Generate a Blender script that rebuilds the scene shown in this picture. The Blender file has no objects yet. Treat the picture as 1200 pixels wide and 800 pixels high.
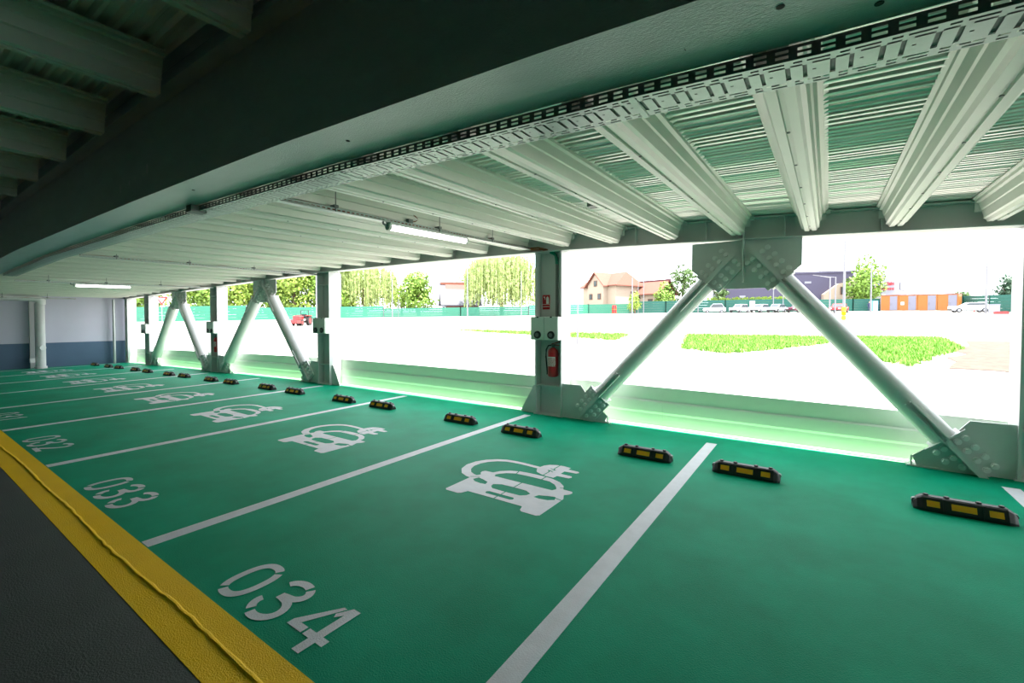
import bpy, bmesh, math, random
from mathutils import Vector, Matrix
from mathutils.geometry import tessellate_polygon

random.seed(7)
S = bpy.context.scene
C = S.collection
PI = math.pi

# ------------------------------------------------------------------ camera
# world: X = -u (u runs left along the facade), Y = v (out of the building), Z up
H = 1.43
cam_d = bpy.data.cameras.new('camera')
cam = bpy.data.objects.new('camera', cam_d)
C.objects.link(cam)
cam_d.sensor_width = 36.0
cam_d.lens = 523.106 / 1200 * 36
cam_d.shift_y = -12.54 / 1200
cam_d.clip_end = 600
YAW, PITCH = 0.603044, 0.025
fw = Vector((-math.sin(YAW) * math.cos(PITCH), math.cos(YAW) * math.cos(PITCH), -math.sin(PITCH)))
rt = Vector((math.cos(YAW), math.sin(YAW), 0))
up = rt.cross(fw)
cam.matrix_world = Matrix(((rt.x, up.x, -fw.x, 0), (rt.y, up.y, -fw.y, 0), (rt.z, up.z, -fw.z, H), (0, 0, 0, 1)))
S.camera = cam

# ------------------------------------------------------------------ sky, sun, exposure
W_ = bpy.data.worlds.new('sky')
S.world = W_
W_.use_nodes = True
bg = W_.node_tree.nodes['Background']
bg.inputs['Color'].default_value = (0.90, 0.95, 1.0, 1)
bg.inputs['Strength'].default_value = 1.6
sun_d = bpy.data.lights.new('sun', 'SUN')
sun_d.energy = 5.0
sun_d.color = (1.0, 0.96, 0.88)
sun_d.angle = math.radians(0.6)
sun = bpy.data.objects.new('sun', sun_d)
C.objects.link(sun)
el, az = math.radians(68), math.radians(11.5)
to_sun = Vector((math.cos(el) * math.cos(az), math.cos(el) * math.sin(az), math.sin(el)))
sun.rotation_euler = to_sun.to_track_quat('Z', 'Y').to_euler()
S.view_settings.view_transform = 'Standard'
S.view_settings.look = 'None'
S.view_settings.gamma = 1
S.view_settings.use_curve_mapping = False
S.view_settings.exposure = 1.72
S.cycles.use_denoising = True
S.cycles.max_bounces = 12
S.cycles.diffuse_bounces = 6

# ------------------------------------------------------------------ helpers
def interp(t, x):
    if x <= t[0][0]: return t[0][1]
    for (a, b), (c, d) in zip(t, t[1:]):
        if x <= c: return b + (d - b) * (x - a) / (c - a)
    return t[-1][1]
DROP = [(8.5, 0), (10, .012), (12.8, .06), (15.3, .112), (17.9, .155), (20.4, .21), (22.5, .25), (24, .28)]
def zf(u): return -interp(DROP, u)                      # floor height: the deck falls gently to the left
FAC = [(-14, 2.15), (-3, 2.17), (-1.4, 2.258), (.17, 2.33), (1.3, 2.372), (3, 2.43), (4.5, 2.45), (6, 2.465), (8.5, 2.472), (9.5, 2.47)]
def zd(u): return interp(FAC, u) if u < 9.5 else 2.47 + zf(u)     # underside of the edge beam
GIR = [(-14, 2.1), (-3, 2.2), (0, 2.28), (.55, 2.312), (2.5, 2.384), (5, 2.423), (10, 2.458)]
def zg(u): return interp(GIR, u) if u < 10 else 2.47 + zf(u)      # underside of the main girder

class MB:
    def __init__(s): s.v = []; s.f = []
    def add(s, vs, fs):
        n = len(s.v); s.v += [tuple(p) for p in vs]; s.f += [tuple(i + n for i in f) for f in fs]; return s
    def box(s, u0, u1, v0, v1, z0, z1):
        return s.add([(u, v, z) for z in (z0, z1) for v in (v0, v1) for u in (u0, u1)],
                     [(0, 2, 3, 1), (4, 5, 7, 6), (0, 1, 5, 4), (2, 6, 7, 3), (0, 4, 6, 2), (1, 3, 7, 5)])
    def obox(s, c, a, b, n, la, lb, ln):
        c, a, b, n = map(Vector, (c, a, b, n)); P = []
        for k in (-1, 1):
            for j in (-1, 1):
                for i in (-1, 1): P.append(c + a * (i * la / 2) + b * (j * lb / 2) + n * (k * ln / 2))
        return s.add(P, [(0, 2, 3, 1), (4, 5, 7, 6), (0, 1, 5, 4), (2, 6, 7, 3), (0, 4, 6, 2), (1, 3, 7, 5)])
    def loft(s, secs, caps=True, closed=True):
        n = len(secs[0]); vs = [p for q in secs for p in q]; fs = []
        for k in range(len(secs) - 1):
            for i in range(n if closed else n - 1):
                j = (i + 1) % n; fs.append((k * n + i, k * n + j, (k + 1) * n + j, (k + 1) * n + i))
        if caps: fs.append(tuple(range(n))); fs.append(tuple((len(secs) - 1) * n + i for i in range(n)))
        return s.add(vs, fs)
    def prism(s, pts, vec):
        vec = Vector(vec); return s.loft([[Vector(p) for p in pts], [Vector(p) + vec for p in pts]])
    def along(s, sec, u0, u1, zfun, step=1.0, caps=True, closed=True):   # section (v, z) drawn along u, following zfun
        k = max(1, round(abs(u1 - u0) / step))
        return s.loft([[(u0 + (u1 - u0) * i / k, v, z + zfun(u0 + (u1 - u0) * i / k)) for v, z in sec] for i in range(k + 1)], caps, closed)
    def tube(s, path, r, seg=10, caps=True):
        path = [Vector(p) for p in path]; rs = r if isinstance(r, (list, tuple)) else [r] * len(path); secs = []
        t0 = (path[1] - path[0]).normalized(); ref = Vector((0, 0, 1)) if abs(t0.z) < .9 else Vector((1, 0, 0))
        for i, p in enumerate(path):
            t = (path[min(i + 1, len(path) - 1)] - path[max(i - 1, 0)]).normalized()
            a = t.cross(ref).normalized(); b = t.cross(a)
            secs.append([p + (a * math.cos(2 * PI * k / seg) + b * math.sin(2 * PI * k / seg)) * rs[i] for k in range(seg)])
        return s.loft(secs, caps)
    def flat(s, outer, holes=(), fn=None):              # polygon with holes, fn maps (x, y) to a point
        loops = [outer] + list(holes)
        tri = tessellate_polygon([[Vector((x, y, 0)) for x, y in l] for l in loops])
        pts = [p for l in loops for p in l]
        return s.add([fn(*p) for p in pts], [tuple(t) for t in tri])
    def build(s, name, mat, parent=None, origin=None, smooth=False, bevel=0, fixn=True):
        if parent is not None: origin = ORG[parent]
        if origin is None:
            xs = list(zip(*s.v)); origin = ((min(xs[0]) + max(xs[0])) / 2, (min(xs[1]) + max(xs[1])) / 2, min(xs[2]))
        me = bpy.data.meshes.new(name)
        me.from_pydata([(-(u - origin[0]), v - origin[1], z - origin[2]) for u, v, z in s.v], [], s.f)
        if fixn:
            bm = bmesh.new(); bm.from_mesh(me); bmesh.ops.recalc_face_normals(bm, faces=bm.faces); bm.to_mesh(me); bm.free()
        me.materials.append(mat)
        if smooth:
            me.shade_smooth(); me.set_sharp_from_angle(angle=math.radians(38))
        o = bpy.data.objects.new(name, me); C.objects.link(o)
        ORG[o] = origin
        if parent is not None: o.parent = parent
        else: o.location = (-origin[0], origin[1], origin[2])
        if bevel:
            m = o.modifiers.new('edge', 'BEVEL'); m.width = bevel; m.segments = 2; m.limit_method = 'ANGLE'
        return o
ORG = {}
def tag(o, label=None, cat=None, group=None, kind=None):
    if label: o['label'] = label
    if cat: o['category'] = cat
    if group: o['group'] = group
    if kind: o['kind'] = kind
    return o
def struct(o): o['kind'] = 'structure'; return o
def thing(name, u, v, z, label, cat, group=None):
    o = bpy.data.objects.new(name, None); C.objects.link(o); o.empty_display_size = .1
    o.location = (-u, v, z); ORG[o] = (u, v, z)
    return tag(o, label, cat, group)
def copy_tree(o, parent=None):
    c = o.copy(); C.objects.link(c); ORG[c] = ORG.get(o)
    if parent: c.parent = parent
    for ch in list(o.children): copy_tree(ch, c)
    return c

def mat(name, col, rough=.6, metal=0., noise=0., scale=6., bump=0., bscale=60., spec=.5, col2=None, emit=0, stretch=None):
    m = bpy.data.materials.new(name); m.use_nodes = True; nt = m.node_tree; b = nt.nodes['Principled BSDF']
    b.inputs['Base Color'].default_value = (*col, 1); b.inputs['Roughness'].default_value = rough
    b.inputs['Metallic'].default_value = metal; b.inputs['Specular IOR Level'].default_value = spec
    tc = nt.nodes.new('ShaderNodeNewGeometry')
    pos = tc.outputs['Position']
    if stretch:
        mp = nt.nodes.new('ShaderNodeMapping'); mp.inputs['Scale'].default_value = stretch
        nt.links.new(pos, mp.inputs['Vector']); pos = mp.outputs['Vector']
    if noise or col2:
        n = nt.nodes.new('ShaderNodeTexNoise'); n.inputs['Scale'].default_value = scale; n.inputs['Detail'].default_value = 8
        n.inputs['Roughness'].default_value = .65
        nt.links.new(pos, n.inputs['Vector'])
        r = nt.nodes.new('ShaderNodeValToRGB')
        c2 = col2 or tuple(max(0, c * (1 - noise)) for c in col)
        r.color_ramp.elements[0].position = .32; r.color_ramp.elements[1].position = .68
        r.color_ramp.elements[0].color = (*c2, 1); r.color_ramp.elements[1].color = (*col, 1)
        nt.links.new(n.outputs['Fac'], r.inputs['Fac']); nt.links.new(r.outputs['Color'], b.inputs['Base Color'])
    if bump:
        n2 = nt.nodes.new('ShaderNodeTexNoise'); n2.inputs['Scale'].default_value = bscale; n2.inputs['Detail'].default_value = 4
        nt.links.new(pos, n2.inputs['Vector'])
        bp = nt.nodes.new('ShaderNodeBump'); bp.inputs['Strength'].default_value = bump; bp.inputs['Distance'].default_value = .01
        nt.links.new(n2.outputs['Fac'], bp.inputs['Height']); nt.links.new(bp.outputs['Normal'], b.inputs['Normal'])
    if emit:
        b.inputs['Emission Color'].default_value = (*col, 1); b.inputs['Emission Strength'].default_value = emit
    return m

M = {}
M['floor'] = mat('green_epoxy', (.001, .315, .180), .5, scale=1.3, bump=.35, bscale=140, spec=.035, col2=(.001, .222, .120))
M['yellow'] = mat('yellow_coating', (.92, .53, .002), .6, noise=.08, scale=5, bump=.5, bscale=160, spec=.15)
M['lane'] = mat('grey_coating', (.060, .066, .068), .55, noise=.2, scale=3, bump=.4, bscale=120, spec=.3)
M['paint'] = mat('white_floor_paint', (.62, .62, .67), .55, noise=.12, scale=9, bump=.3, bscale=140)
M['steel'] = mat('grey_steel_paint', (.66, .66, .66), .42, noise=.07, scale=3, bump=.04, bscale=30)
M['bolt'] = mat('brightened_steel_bolt', (.80, .80, .80), .4)  # steel paint with extra brightness put in so heads show in shade
M['girder'] = mat('girder_paint', (.40, .51, .50), .30, metal=.15, noise=.14, scale=2.2, bump=.3, bscale=70, stretch=(1, 3, 3))
M['joist'] = mat('white_coated_joist', (.74, .75, .68), .42, metal=.2, noise=.05, scale=4)
M['deck'] = mat('white_coated_deck', (.88, .89, .84), .34, metal=.6, noise=.04, scale=3)
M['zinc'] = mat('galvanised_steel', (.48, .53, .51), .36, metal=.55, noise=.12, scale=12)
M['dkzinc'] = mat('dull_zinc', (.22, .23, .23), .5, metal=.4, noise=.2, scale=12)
M['panel'] = mat('pale_parapet_sheet', (.80, .86, .78), .40, noise=.05, scale=2)
M['wallw'] = mat('lavender_white_paint', (.60, .58, .70), .7, noise=.04, scale=2, bump=.05)
M['dimwall'] = mat('dim_unseen_wall', (.16, .16, .16), .9, noise=.2, scale=2)  # for unseen walls, kept dark so little light bounces into the lane
M['ledge'] = mat('sun_glare_green_ledge', (.46, .92, .48), .8, noise=.08, scale=3)  # green paled to hold sun glare, throws green light onto the panels
M['wallb'] = mat('slate_blue_paint', (.075, .135, .225), .6, noise=.08, scale=2, bump=.05)
M['concrete'] = mat('pale_concrete', (.60, .59, .56), .85, noise=.15, scale=2.5, bump=.3, bscale=30)
M['rubber'] = mat('black_rubber', (.012, .012, .013), .5, noise=.2, scale=30, bump=.1)
M['amber'] = mat('amber_reflector', (1.0, .41, .01), .35)
M['red'] = mat('red_enamel', (.50, .012, .018), .28)
M['white'] = mat('white_plastic', (.80, .80, .80), .45, noise=.03)
M['boxg'] = mat('pale_grey_plastic', (.68, .72, .68), .42, noise=.03)
M['black'] = mat('black_plastic', (.015, .015, .016), .4)
M['dark'] = mat('dark_gap', (.02, .02, .02), .8)
M['lamp'] = mat('lit_tube', (1.0, 1.0, .96), .4, emit=2.2)
M['orangecable'] = mat('orange_cable', (.30, .09, .03), .5)
M['teal'] = mat('teal_conduit', (.02, .30, .20), .45)
M['leaf'] = [mat('leaf_yellow_green', (.30, .43, .06), .55, noise=.35, scale=1.2), mat('leaf_fresh_green', (.21, .36, .045), .55, noise=.35, scale=1.2),
             mat('leaf_mid_green', (.09, .17, .04), .55, noise=.35, scale=1.2), mat('leaf_willow', (.36, .45, .15), .55, noise=.35, scale=1.2),
             mat('needle_dark', (.05, .11, .06), .6, noise=.3, scale=1.2)]
M['bark'] = mat('bark', (.16, .11, .07), .9, noise=.3, scale=8)
M['fence'] = mat('turquoise_fence_sheet', (.026, .20, .125), .5, noise=.1, scale=.5)
M['fenced'] = mat('dark_green_fence_sheet', (.008, .10, .075), .55, noise=.1, scale=.5)
M['post'] = mat('white_pole_paint', (.20, .20, .22), .45, noise=.04)
M['grass'] = mat('grass_blades', (.17, .39, .035), .7, noise=.3, scale=1.5)
M['soil'] = mat('dry_soil', (.13, .083, .058), .95, noise=.55, scale=4, bump=.6, bscale=8)
M['ground'] = mat('pale_gravel', (.27, .245, .225), .9, noise=.12, scale=.35, bump=.3, bscale=12)
M['roof1'] = mat('terracotta_tiles', (.22, .075, .05), .8, noise=.15, scale=3)
M['roof2'] = mat('maroon_tiles', (.10, .025, .035), .8, noise=.15, scale=3)
M['cream'] = mat('cream_render', (.40, .32, .25), .85, noise=.04)
M['slate'] = mat('slate_roof', (.10, .10, .125), .7)
M['brick'] = mat('pink_brick_render', (.24, .10, .085), .85, noise=.15, scale=4)
M['wood'] = mat('dark_wood', (.16, .07, .04), .7, noise=.2, scale=6)
M['blueb'] = mat('slate_violet_cladding', (.07, .062, .11), .6, noise=.05)
M['whiteb'] = mat('pale_cladding', (.26, .26, .31), .6, noise=.04)
M['glass'] = mat('dark_window_glass', (.06, .07, .08), .12)
M['orange'] = mat('orange_cabin_sheet', (.34, .115, .015), .5, noise=.06)
M['greydoor'] = mat('grey_door_sheet', (.19, .19, .25), .5, noise=.05)
M['carw'] = mat('white_car_paint', (.75, .76, .80), .2)
M['cars'] = mat('silver_car_paint', (.38, .40, .45), .22, metal=.4)
M['carm'] = mat('maroon_car_paint', (.10, .02, .04), .2)
M['carr'] = mat('red_car_paint', (.45, .03, .03), .2)
M['skin'] = mat('skin', (.5, .3, .22), .6)
M['navy'] = mat('navy_cloth', (.04, .04, .10), .8)

# ------------------------------------------------------------------ floor, wall, ceilings
UL, UR = 22.4, -12.0
def slab(name, m, v0, v1, t, dz=0.0, u0=UR, u1=UL):
    return MB().along([(v0, dz - t), (v1, dz - t), (v1, dz), (v0, dz)], u0, u1, zf, .7).build(name, m)
struct(slab('floor', M['floor'], .96, 5.88, .2))
struct(slab('lane_floor', M['lane'], -9.0, .735, .2))
o = slab('yellow_line', M['yellow'], .725, .978, .2, .0015)
tag(o, 'broad yellow painted line between green parking floor and grey lane', 'floor marking')
b = MB(); k = 0; secs = []
u = -3.0
while u < 14:
    w = .010 + .006 * random.random(); c = .852 + .012 * math.sin(u * 3.1) * random.random() + .006 * math.sin(u * 1.3); h = .004 + .004 * random.random()
    secs.append([(u, c - w, zf(u) + .001), (u, c - w * .3, zf(u) + .0015 + h), (u, c + w * .4, zf(u) + .0015 + h * .8), (u, c + w, zf(u) + .001)])
    u += .06
b.loft(secs, False, False)
r = b.build('joint_ridge', M['yellow'], o)
struct(MB().box(UR, UL, 5.86, 6.35, -.5, -.30).build('trim_1', M['concrete']))
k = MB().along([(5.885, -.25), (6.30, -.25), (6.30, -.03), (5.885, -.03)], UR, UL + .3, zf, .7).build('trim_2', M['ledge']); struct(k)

# left end wall
wl = struct(MB().box(UL + .01, UL + .2, -9, 5.9, -.5, 3.4).build('wall_left', M['wallw']))
o = MB().along([(-9, -.3), (5.86, -.3), (5.86, .862), (-9, .862)], UL - .006, UL + .05, lambda u: -.25, 1).build('wall_dado', M['wallb'], wl)
struct(MB().box(UR, UL, -9.2, -9.0, -.4, 3.6).build('wall_back_unseen', M['dimwall']))  # unseen wall, added to keep light from behind off the girder
struct(MB().box(UR - .2, UR, -9.2, 1.0, -.4, 3.6).build('wall_right', M['dimwall']))

def deck_z(u, v):
    t = (v - 1.6) / 4.15
    return (zg(u) + .19) * (1 - t) + (zd(u) + .262) * t
# corrugated deck: ribs run along u
prof = []
v = 1.5; rng = random.Random(3)
while v < 6.0:
    a = .020 + .030 * rng.random() ** 2; p = .052 + .022 * rng.random()
    for f_, h_ in ((0, 0), (.18, .15), (.34, 1), (.62, 1), (.78, .15)): prof.append((v + p * f_, h_ * a))
    v += p
us = [UR + (UL - UR) * i / 30 for i in range(31)]
b = MB(); n = len(prof)
b.loft([[(u, v, deck_z(u, v) + h) for v, h in prof] for u in us], False, False)
b.loft([[(u, v, deck_z(u, v) + .16) for v in (1.5, 6.02)] for u in us], False, False)
struct(b.build('ceiling', M['deck'], smooth=True))
b = MB(); b.loft([[(u, v, deck_z(u, 5.75) + dz) for v, dz in ((5.96, -.01), (6.04, -.01), (6.04, .34), (5.96, .34))] for u in us])
struct(b.build('trim_3', M['steel']))
# lane ceiling, higher
def lane_z(u): return zg(u) + .67 + .01 * (u - 2.7)
prof2 = []
v = -9.0
while v < 1.30:
    for f_, h_ in ((0, 0), (.2, 1), (.6, 1), (.8, 0)): prof2.append((v + .11 * f_, h_ * .03))
    v += .11
prof2.append((1.41, 0))
b = MB(); b.loft([[(u, v, lane_z(u) + .30 + h) for v, h in prof2] for u in us], False, False)
struct(b.build('ceiling_lane', M['deck'], smooth=True))

# ------------------------------------------------------------------ main girder
g = thing('main_girder', 5, 1.475, zg(5), 'huge dark painted steel girder running above the yellow line', 'girder')
MB().along([(1.30, 0), (1.65, 0), (1.65, .02), (1.30, .02)], UR, UL, zg, .8).build('bottom_flange', M['girder'], g)
MB().loft([[(u, 1.40, zg(u) + .02), (u, 1.42, zg(u) + .02), (u, 1.42, lane_z(u) + .34), (u, 1.40, lane_z(u) + .34)] for u in [UR + (UL - UR) * i / 42 for i in range(43)]]).build('web', M['girder'], g)
MB().along([(1.29, .75), (1.65, .75), (1.65, .775), (1.29, .775)], UR, UL, zg, .8).build('top_flange', M['girder'], g)
for uu, dv in ((.36, 1.52), (.10, 1.44), (-.12, 1.56), (3.9, 1.43), (2.05, 1.46)):
    q = MB(); q.tube([(uu, dv, zg(uu) - .002), (uu, dv, zg(uu) + .001)], .011, 12); q.build('bolt_hole', M['dark'], g)
for uu, zz, s in ((5.45, .235, .034), (5.2, .25, .018), (5.05, .265, .016), (4.75, .30, .038)):
    q = MB(); q.box(uu - s * .4, uu + s * .4, 1.3985, 1.401, zg(uu) + zz - s, zg(uu) + zz + s); q.build('pale_fleck', M['paint'], g)  # small pale flecks set on the web

# ------------------------------------------------------------------ joists
def joist_profile(top=.215, w=.15, b=.050):
    h = [(w, 0), (w, -.010), (w * .86, -.016), (w * .86, -.040), (w * .72, -.048), (w * .64, -.105), (w * .58, -.112), (b + .022, -.178),
         (b + .030, -.184), (b + .012, -.192), (b, -top), (.012, -top), (.009, -top + .014)]
    return h + [(-x, z) for x, z in reversed(h)]
def ordinal(n): return ['', 'first', 'second', 'third', 'fourth', 'fifth', 'sixth', 'seventh', 'eighth', 'ninth', 'tenth', 'eleventh', 'twelfth', 'thirteenth',
                        'fourteenth', 'fifteenth', 'sixteenth', 'seventeenth', 'eighteenth', 'nineteenth', 'twentieth', 'twenty-first', 'twenty-second', 'twenty-third', 'twenty-fourth', 'twenty-fifth', 'twenty-sixth'][n]
ju = [-4.2, -3.4, -2.65, -1.94, -1.27, -.598, .091, .793, 1.518, 2.263, 2.996, 3.716, 4.467, 5.222, 6.007, 6.793, 7.549, 8.327]
while ju[-1] < 21.6: ju.append(ju[-1] + .775)
JP = joist_profile()
def joist_ends(u):
    ug = u + (.05 if u < 1.2 else 0)
    return ug, zg(u) + .004 + .215, zd(u) + .04 + .215
for u in ju:
    ug, z0, z1 = joist_ends(u)
    if u < 3.325:
        n = sum(1 for q in ju if u <= q < 3.325); lab = 'white ceiling joist, %s to the right of the extinguisher column' % ordinal(n)
    else:
        n = sum(1 for q in ju if 3.325 < q <= u); lab = 'white ceiling joist, %s to the left of the extinguisher column' % ordinal(n)
    t = thing('ceiling_joist', u, 3.6, (z0 + z1) / 2 - .215, lab, 'joist', 'white ceiling joists over the bays')
    v0, v1 = 1.66, 5.70
    MB().loft([[(ug + x, v0, z0 + z) for x, z in JP], [(u + x, v1, z1 + z) for x, z in JP]]).build('joist_body', M['joist'], t)
    if u < 5.5:
        q = MB()
        for i in range(7):
            f = (i + .4) / 7; c = (ug + (u - ug) * f + .0, v0 + (v1 - v0) * f, z0 + (z1 - z0) * f - .2155)
            q.tube([(c[0], c[1], c[2]), (c[0], c[1], c[2] - .005)], .008, 6)
        tag(q.build('screw_heads', M['dkzinc'], t), kind='stuff')
    q = MB(); q.box(u - .13, u + .13, v1, v1 + .012, z1 - .12, z1 - .01); q.box(u - .17, u - .11, v1, v1 + .06, z1 - .05, z1 - .01); q.build('end_bracket', M['steel'], t)
# dark lane joists
JP2 = joist_profile(.28, .17, .06)
k = 0
for i in range(-5, 15):
    u = 2.73 + 1.35 * i
    z = lane_z(u) + .28
    if i >= -1: lab = 'dark ceiling joist over the lane, %s from the top of the picture' % ordinal(i + 2)
    else: lab = 'dark ceiling joist over the lane behind the camera, %s back' % ordinal(-i - 1)
    t = thing('lane_joist', u, -3, z - .28, lab, 'joist', 'dark ceiling joists over the lane')
    MB().loft([[(u + x, -8.9, z + q) for x, q in JP2], [(u + x, 1.275, z + q) for x, q in JP2]]).build('joist_body', M['joist'], t)
    q = MB(); q.tube([(u + .45, .95, z + .01), (u + .30, 1.12, z - .06), (u + .17, 1.24, z - .16)], .018, 6); q.build('strap', M['joist'], t)

# ------------------------------------------------------------------ edge beam
eb = thing('edge_beam', 5, 5.84, zd(5), 'grey green steel edge beam resting on the columns above the openings', 'beam')
MB().along([(5.74, 0), (5.95, 0), (5.95, .014), (5.74, .014)], UR, UL, zd, .6).build('bottom_flange', M['steel'], eb)
MB().along([(5.835, .014), (5.847, .014), (5.847, .25), (5.835, .25)], UR, UL, zd, .6).build('web', M['steel'], eb)
MB().along([(5.75, .235), (5.95, .235), (5.95, .25), (5.75, .25)], UR, UL, zd, .6).build('top_flange', M['steel'], eb)
for u in (-2.5, -.5, .33, .735, 1.14, 2.0, 5.2, 7.1, 10.6, 11.65, 12.7, 16, 17.0, 18):
    q = MB(); q.box(u - .006, u + .006, 5.745, 5.835, zd(u) + .012, zd(u) + .237); q.build('stiffener', M['steel'], eb)

# ------------------------------------------------------------------ columns
COLS = {'R': -1.69, 'A': 3.325, 'B': 9.05, 'C': 14.50, 'D': 19.92, 'E': 22.15}
CL = {'R': 'steel column at the right edge of the picture', 'A': 'steel column carrying the nearest fire extinguisher and a sign',
      'B': 'steel column between the widest opening and the middle brace pair', 'C': 'steel column between the two far brace pairs, with a red extinguisher',
      'D': 'steel column left of the farthest brace pair', 'E': 'steel column in the corner beside the lavender wall'}
WEDGE = {'A': 1, 'B': -1}
for k, u in COLS.items():
    zb = zf(u); zt = zd(u); w = .225 if k != 'E' else .15
    t = thing('steel_column', u, 5.91, zb, 'grey ' + CL[k], 'column', 'facade columns')
    for s in (-1, 1):
        q = MB(); a = u + s * w; q.box(min(a, a - s * .022), max(a, a - s * .022), 5.77, 6.05, zb, zt); q.build('flange', M['steel'], t)
    q = MB(); q.box(u - w + .02, u + w - .02, 5.915, 5.929, zb, zt); q.build('web', M['steel'], t)
    for zz in (.43, 2.2):
        if zz > 2 and k in 'A': continue
        q = MB(); q.box(u - w + .02, u + w - .02, 5.785, 5.916, zb + zz, zb + zz + .014); q.build('stiffener', M['steel'], t)
    q = MB(); q.box(u - w - .02, u + w + .02, 5.76, 6.053, zb - .03, zb + .012); q.build('base_plate', M['steel'], t)
    if k in WEDGE:
        s = WEDGE[k]; a = u + s * w
        q = MB(); q.prism([(a, 5.82, zb), (a + s * .28, 5.82, zb), (a + s * .28, 5.82, zb + .03), (a + s * .05, 5.82, zb + .43), (a, 5.82, zb + .43)], (0, .014, 0)); q.build('base_wedge', M['steel'], t)

# ------------------------------------------------------------------ gusset plates and braces
bolt_me = None
def bolt_mesh():
    global bolt_me
    if bolt_me is None:
        q = MB(); q.tube([(0, 0, 0), (0, -.008, 0)], .030, 10); q.tube([(0, -.008, 0), (0, -.034, 0)], .024, 6)
        o = q.build('bolt', M['bolt'], origin=(0, 0, 0)); bolt_me = o.data; bpy.data.objects.remove(o)
    return bolt_me
def bolt(p, parent):
    o = bpy.data.objects.new('bolt', bolt_mesh()); C.objects.link(o); o.parent = parent
    g = ORG[parent]; o.location = (-(p[0] - g[0]), p[1] - g[1], p[2] - g[2])
PV = 5.80
def brace_bay(um, zb, feet, pos):
    t = thing('gusset_plate', um, PV, zb - .56, 'grey green gusset plate hanging under the edge beam, ' + pos, 'gusset plate', 'gusset plates')
    pts = [(um - .57, zb), (um + .57, zb), (um + .57, zb - .32), (um + .31, zb - .56), (um - .31, zb - .56), (um - .57, zb - .32)]
    MB().prism([(a, PV, z) for a, z in pts], (0, .016, 0)).build('plate', M['steel'], t)
    q = MB(); q.box(um - .008, um + .008, PV - .075, PV, zb - .49, zb); q.build('rib', M['steel'], t)
    for side, (uf, zbot, face, zfl) in zip((1, -1), feet):
        top = Vector((um + side * .395, PV + .01, zb - .485)); bot = Vector((uf, PV + .01, zbot))
        ax = (bot - top).normalized(); pr = Vector((ax.z, 0, -ax.x)); nv = Vector((0, -1, 0))
        if pr.z < 0: pr = -pr
        lab = 'grey tubular diagonal brace, %s leg of the pair %s' % ('left' if side > 0 else 'right', pos)
        t = thing('diagonal_brace', (top.x + bot.x) / 2, PV, zfl, lab, 'brace', 'diagonal braces')
        q = MB(); q.tube([top, bot], .108 if um < 5 else .138, 24); q.build('tube', M['steel'], t, smooth=True)
        for e, (p, d) in enumerate(((top, -ax), (bot, ax))):
            L = .44 if e == 0 else .42
            c = p + d * (L / 2 + .005); c.y = PV - .0135
            q = MB(); q.obox(c, d, pr, nv, L, .36, .026); q.build('splice_plate', M['steel'], t)
            c2 = c.copy(); c2.y = PV - .05
            q = MB(); q.obox(c2, d, pr, nv, L, .016, .09); q.obox(c2 + Vector((0, -.045, 0)), d, pr, nv, L, .05, .008); q.build('centre_rib', M['steel'], t)
            cf = p - d * .21; cf.y = PV - .100
            q = MB()
            for sg in (-1, 1): q.obox(cf + pr * (.022 * sg), d, pr, nv, .44, .011, .085)
            q.build('slot_fin', M['steel'], t)
            ce = p - d * .004
            q = MB(); q.obox(ce, d, pr, nv, .012, .27, .20); q.build('end_plate', M['steel'], t)
            for i in range(4):
                for s in (-1, 1):
                    for rr in (.062, .130):
                        pb = c + d * (-L / 2 + .06 + i * (L - .12) / 3) + pr * (s * rr)
                        if pb.z < zfl + .03: continue
                        bolt((pb.x, PV - .0265, pb.z), t)
        # foot gusset on the column
        s = -side                                              # from the face towards the bay
        q = MB(); q.prism([(face, PV, zfl), (face + s * .66, PV, zfl), (face + s * .70, PV, zfl + .10), (face + s * .40, PV, zfl + .36), (face + s * .30, PV, zfl + .49), (face, PV, zfl + .49)], (0, .016, 0))
        q.build('foot_gusset', M['steel'], t)
        q = MB(); q.box(min(face + s * .35, face + s * .74), max(face + s * .35, face + s * .74), PV - .02, PV + .16, zfl - .01, zfl + .014); q.prism([(face + s * .70, PV - .01, zfl), (face + s * .70, PV - .01, zfl + .11), (face + s * .70, PV + .12, zfl)], (s * .012, 0, 0))
        q.build('foot_plate', M['steel'], t)
brace_bay(.735, zd(.735) - .0, [(2.49, .385, 3.10, 0), (-.99, .30, -1.465, 0)], 'nearest, in the right opening')
for um, l, r_, pos in ((11.65, 'C', 'B', 'in the middle, right of the second'), (17.1, 'D', 'C', 'farthest, by the end wall')):
    pos = 'in the middle of the row' if l == 'C' else 'farthest, near the end wall'
    fl, fr = COLS[l] - .225, COLS[r_] + .225
    brace_bay(um, zd(um), [(fl - .60, zf(fl) + .385, fl, zf(fl)), (fr + .60, zf(fr) + .385, fr, zf(fr))], pos)

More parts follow.
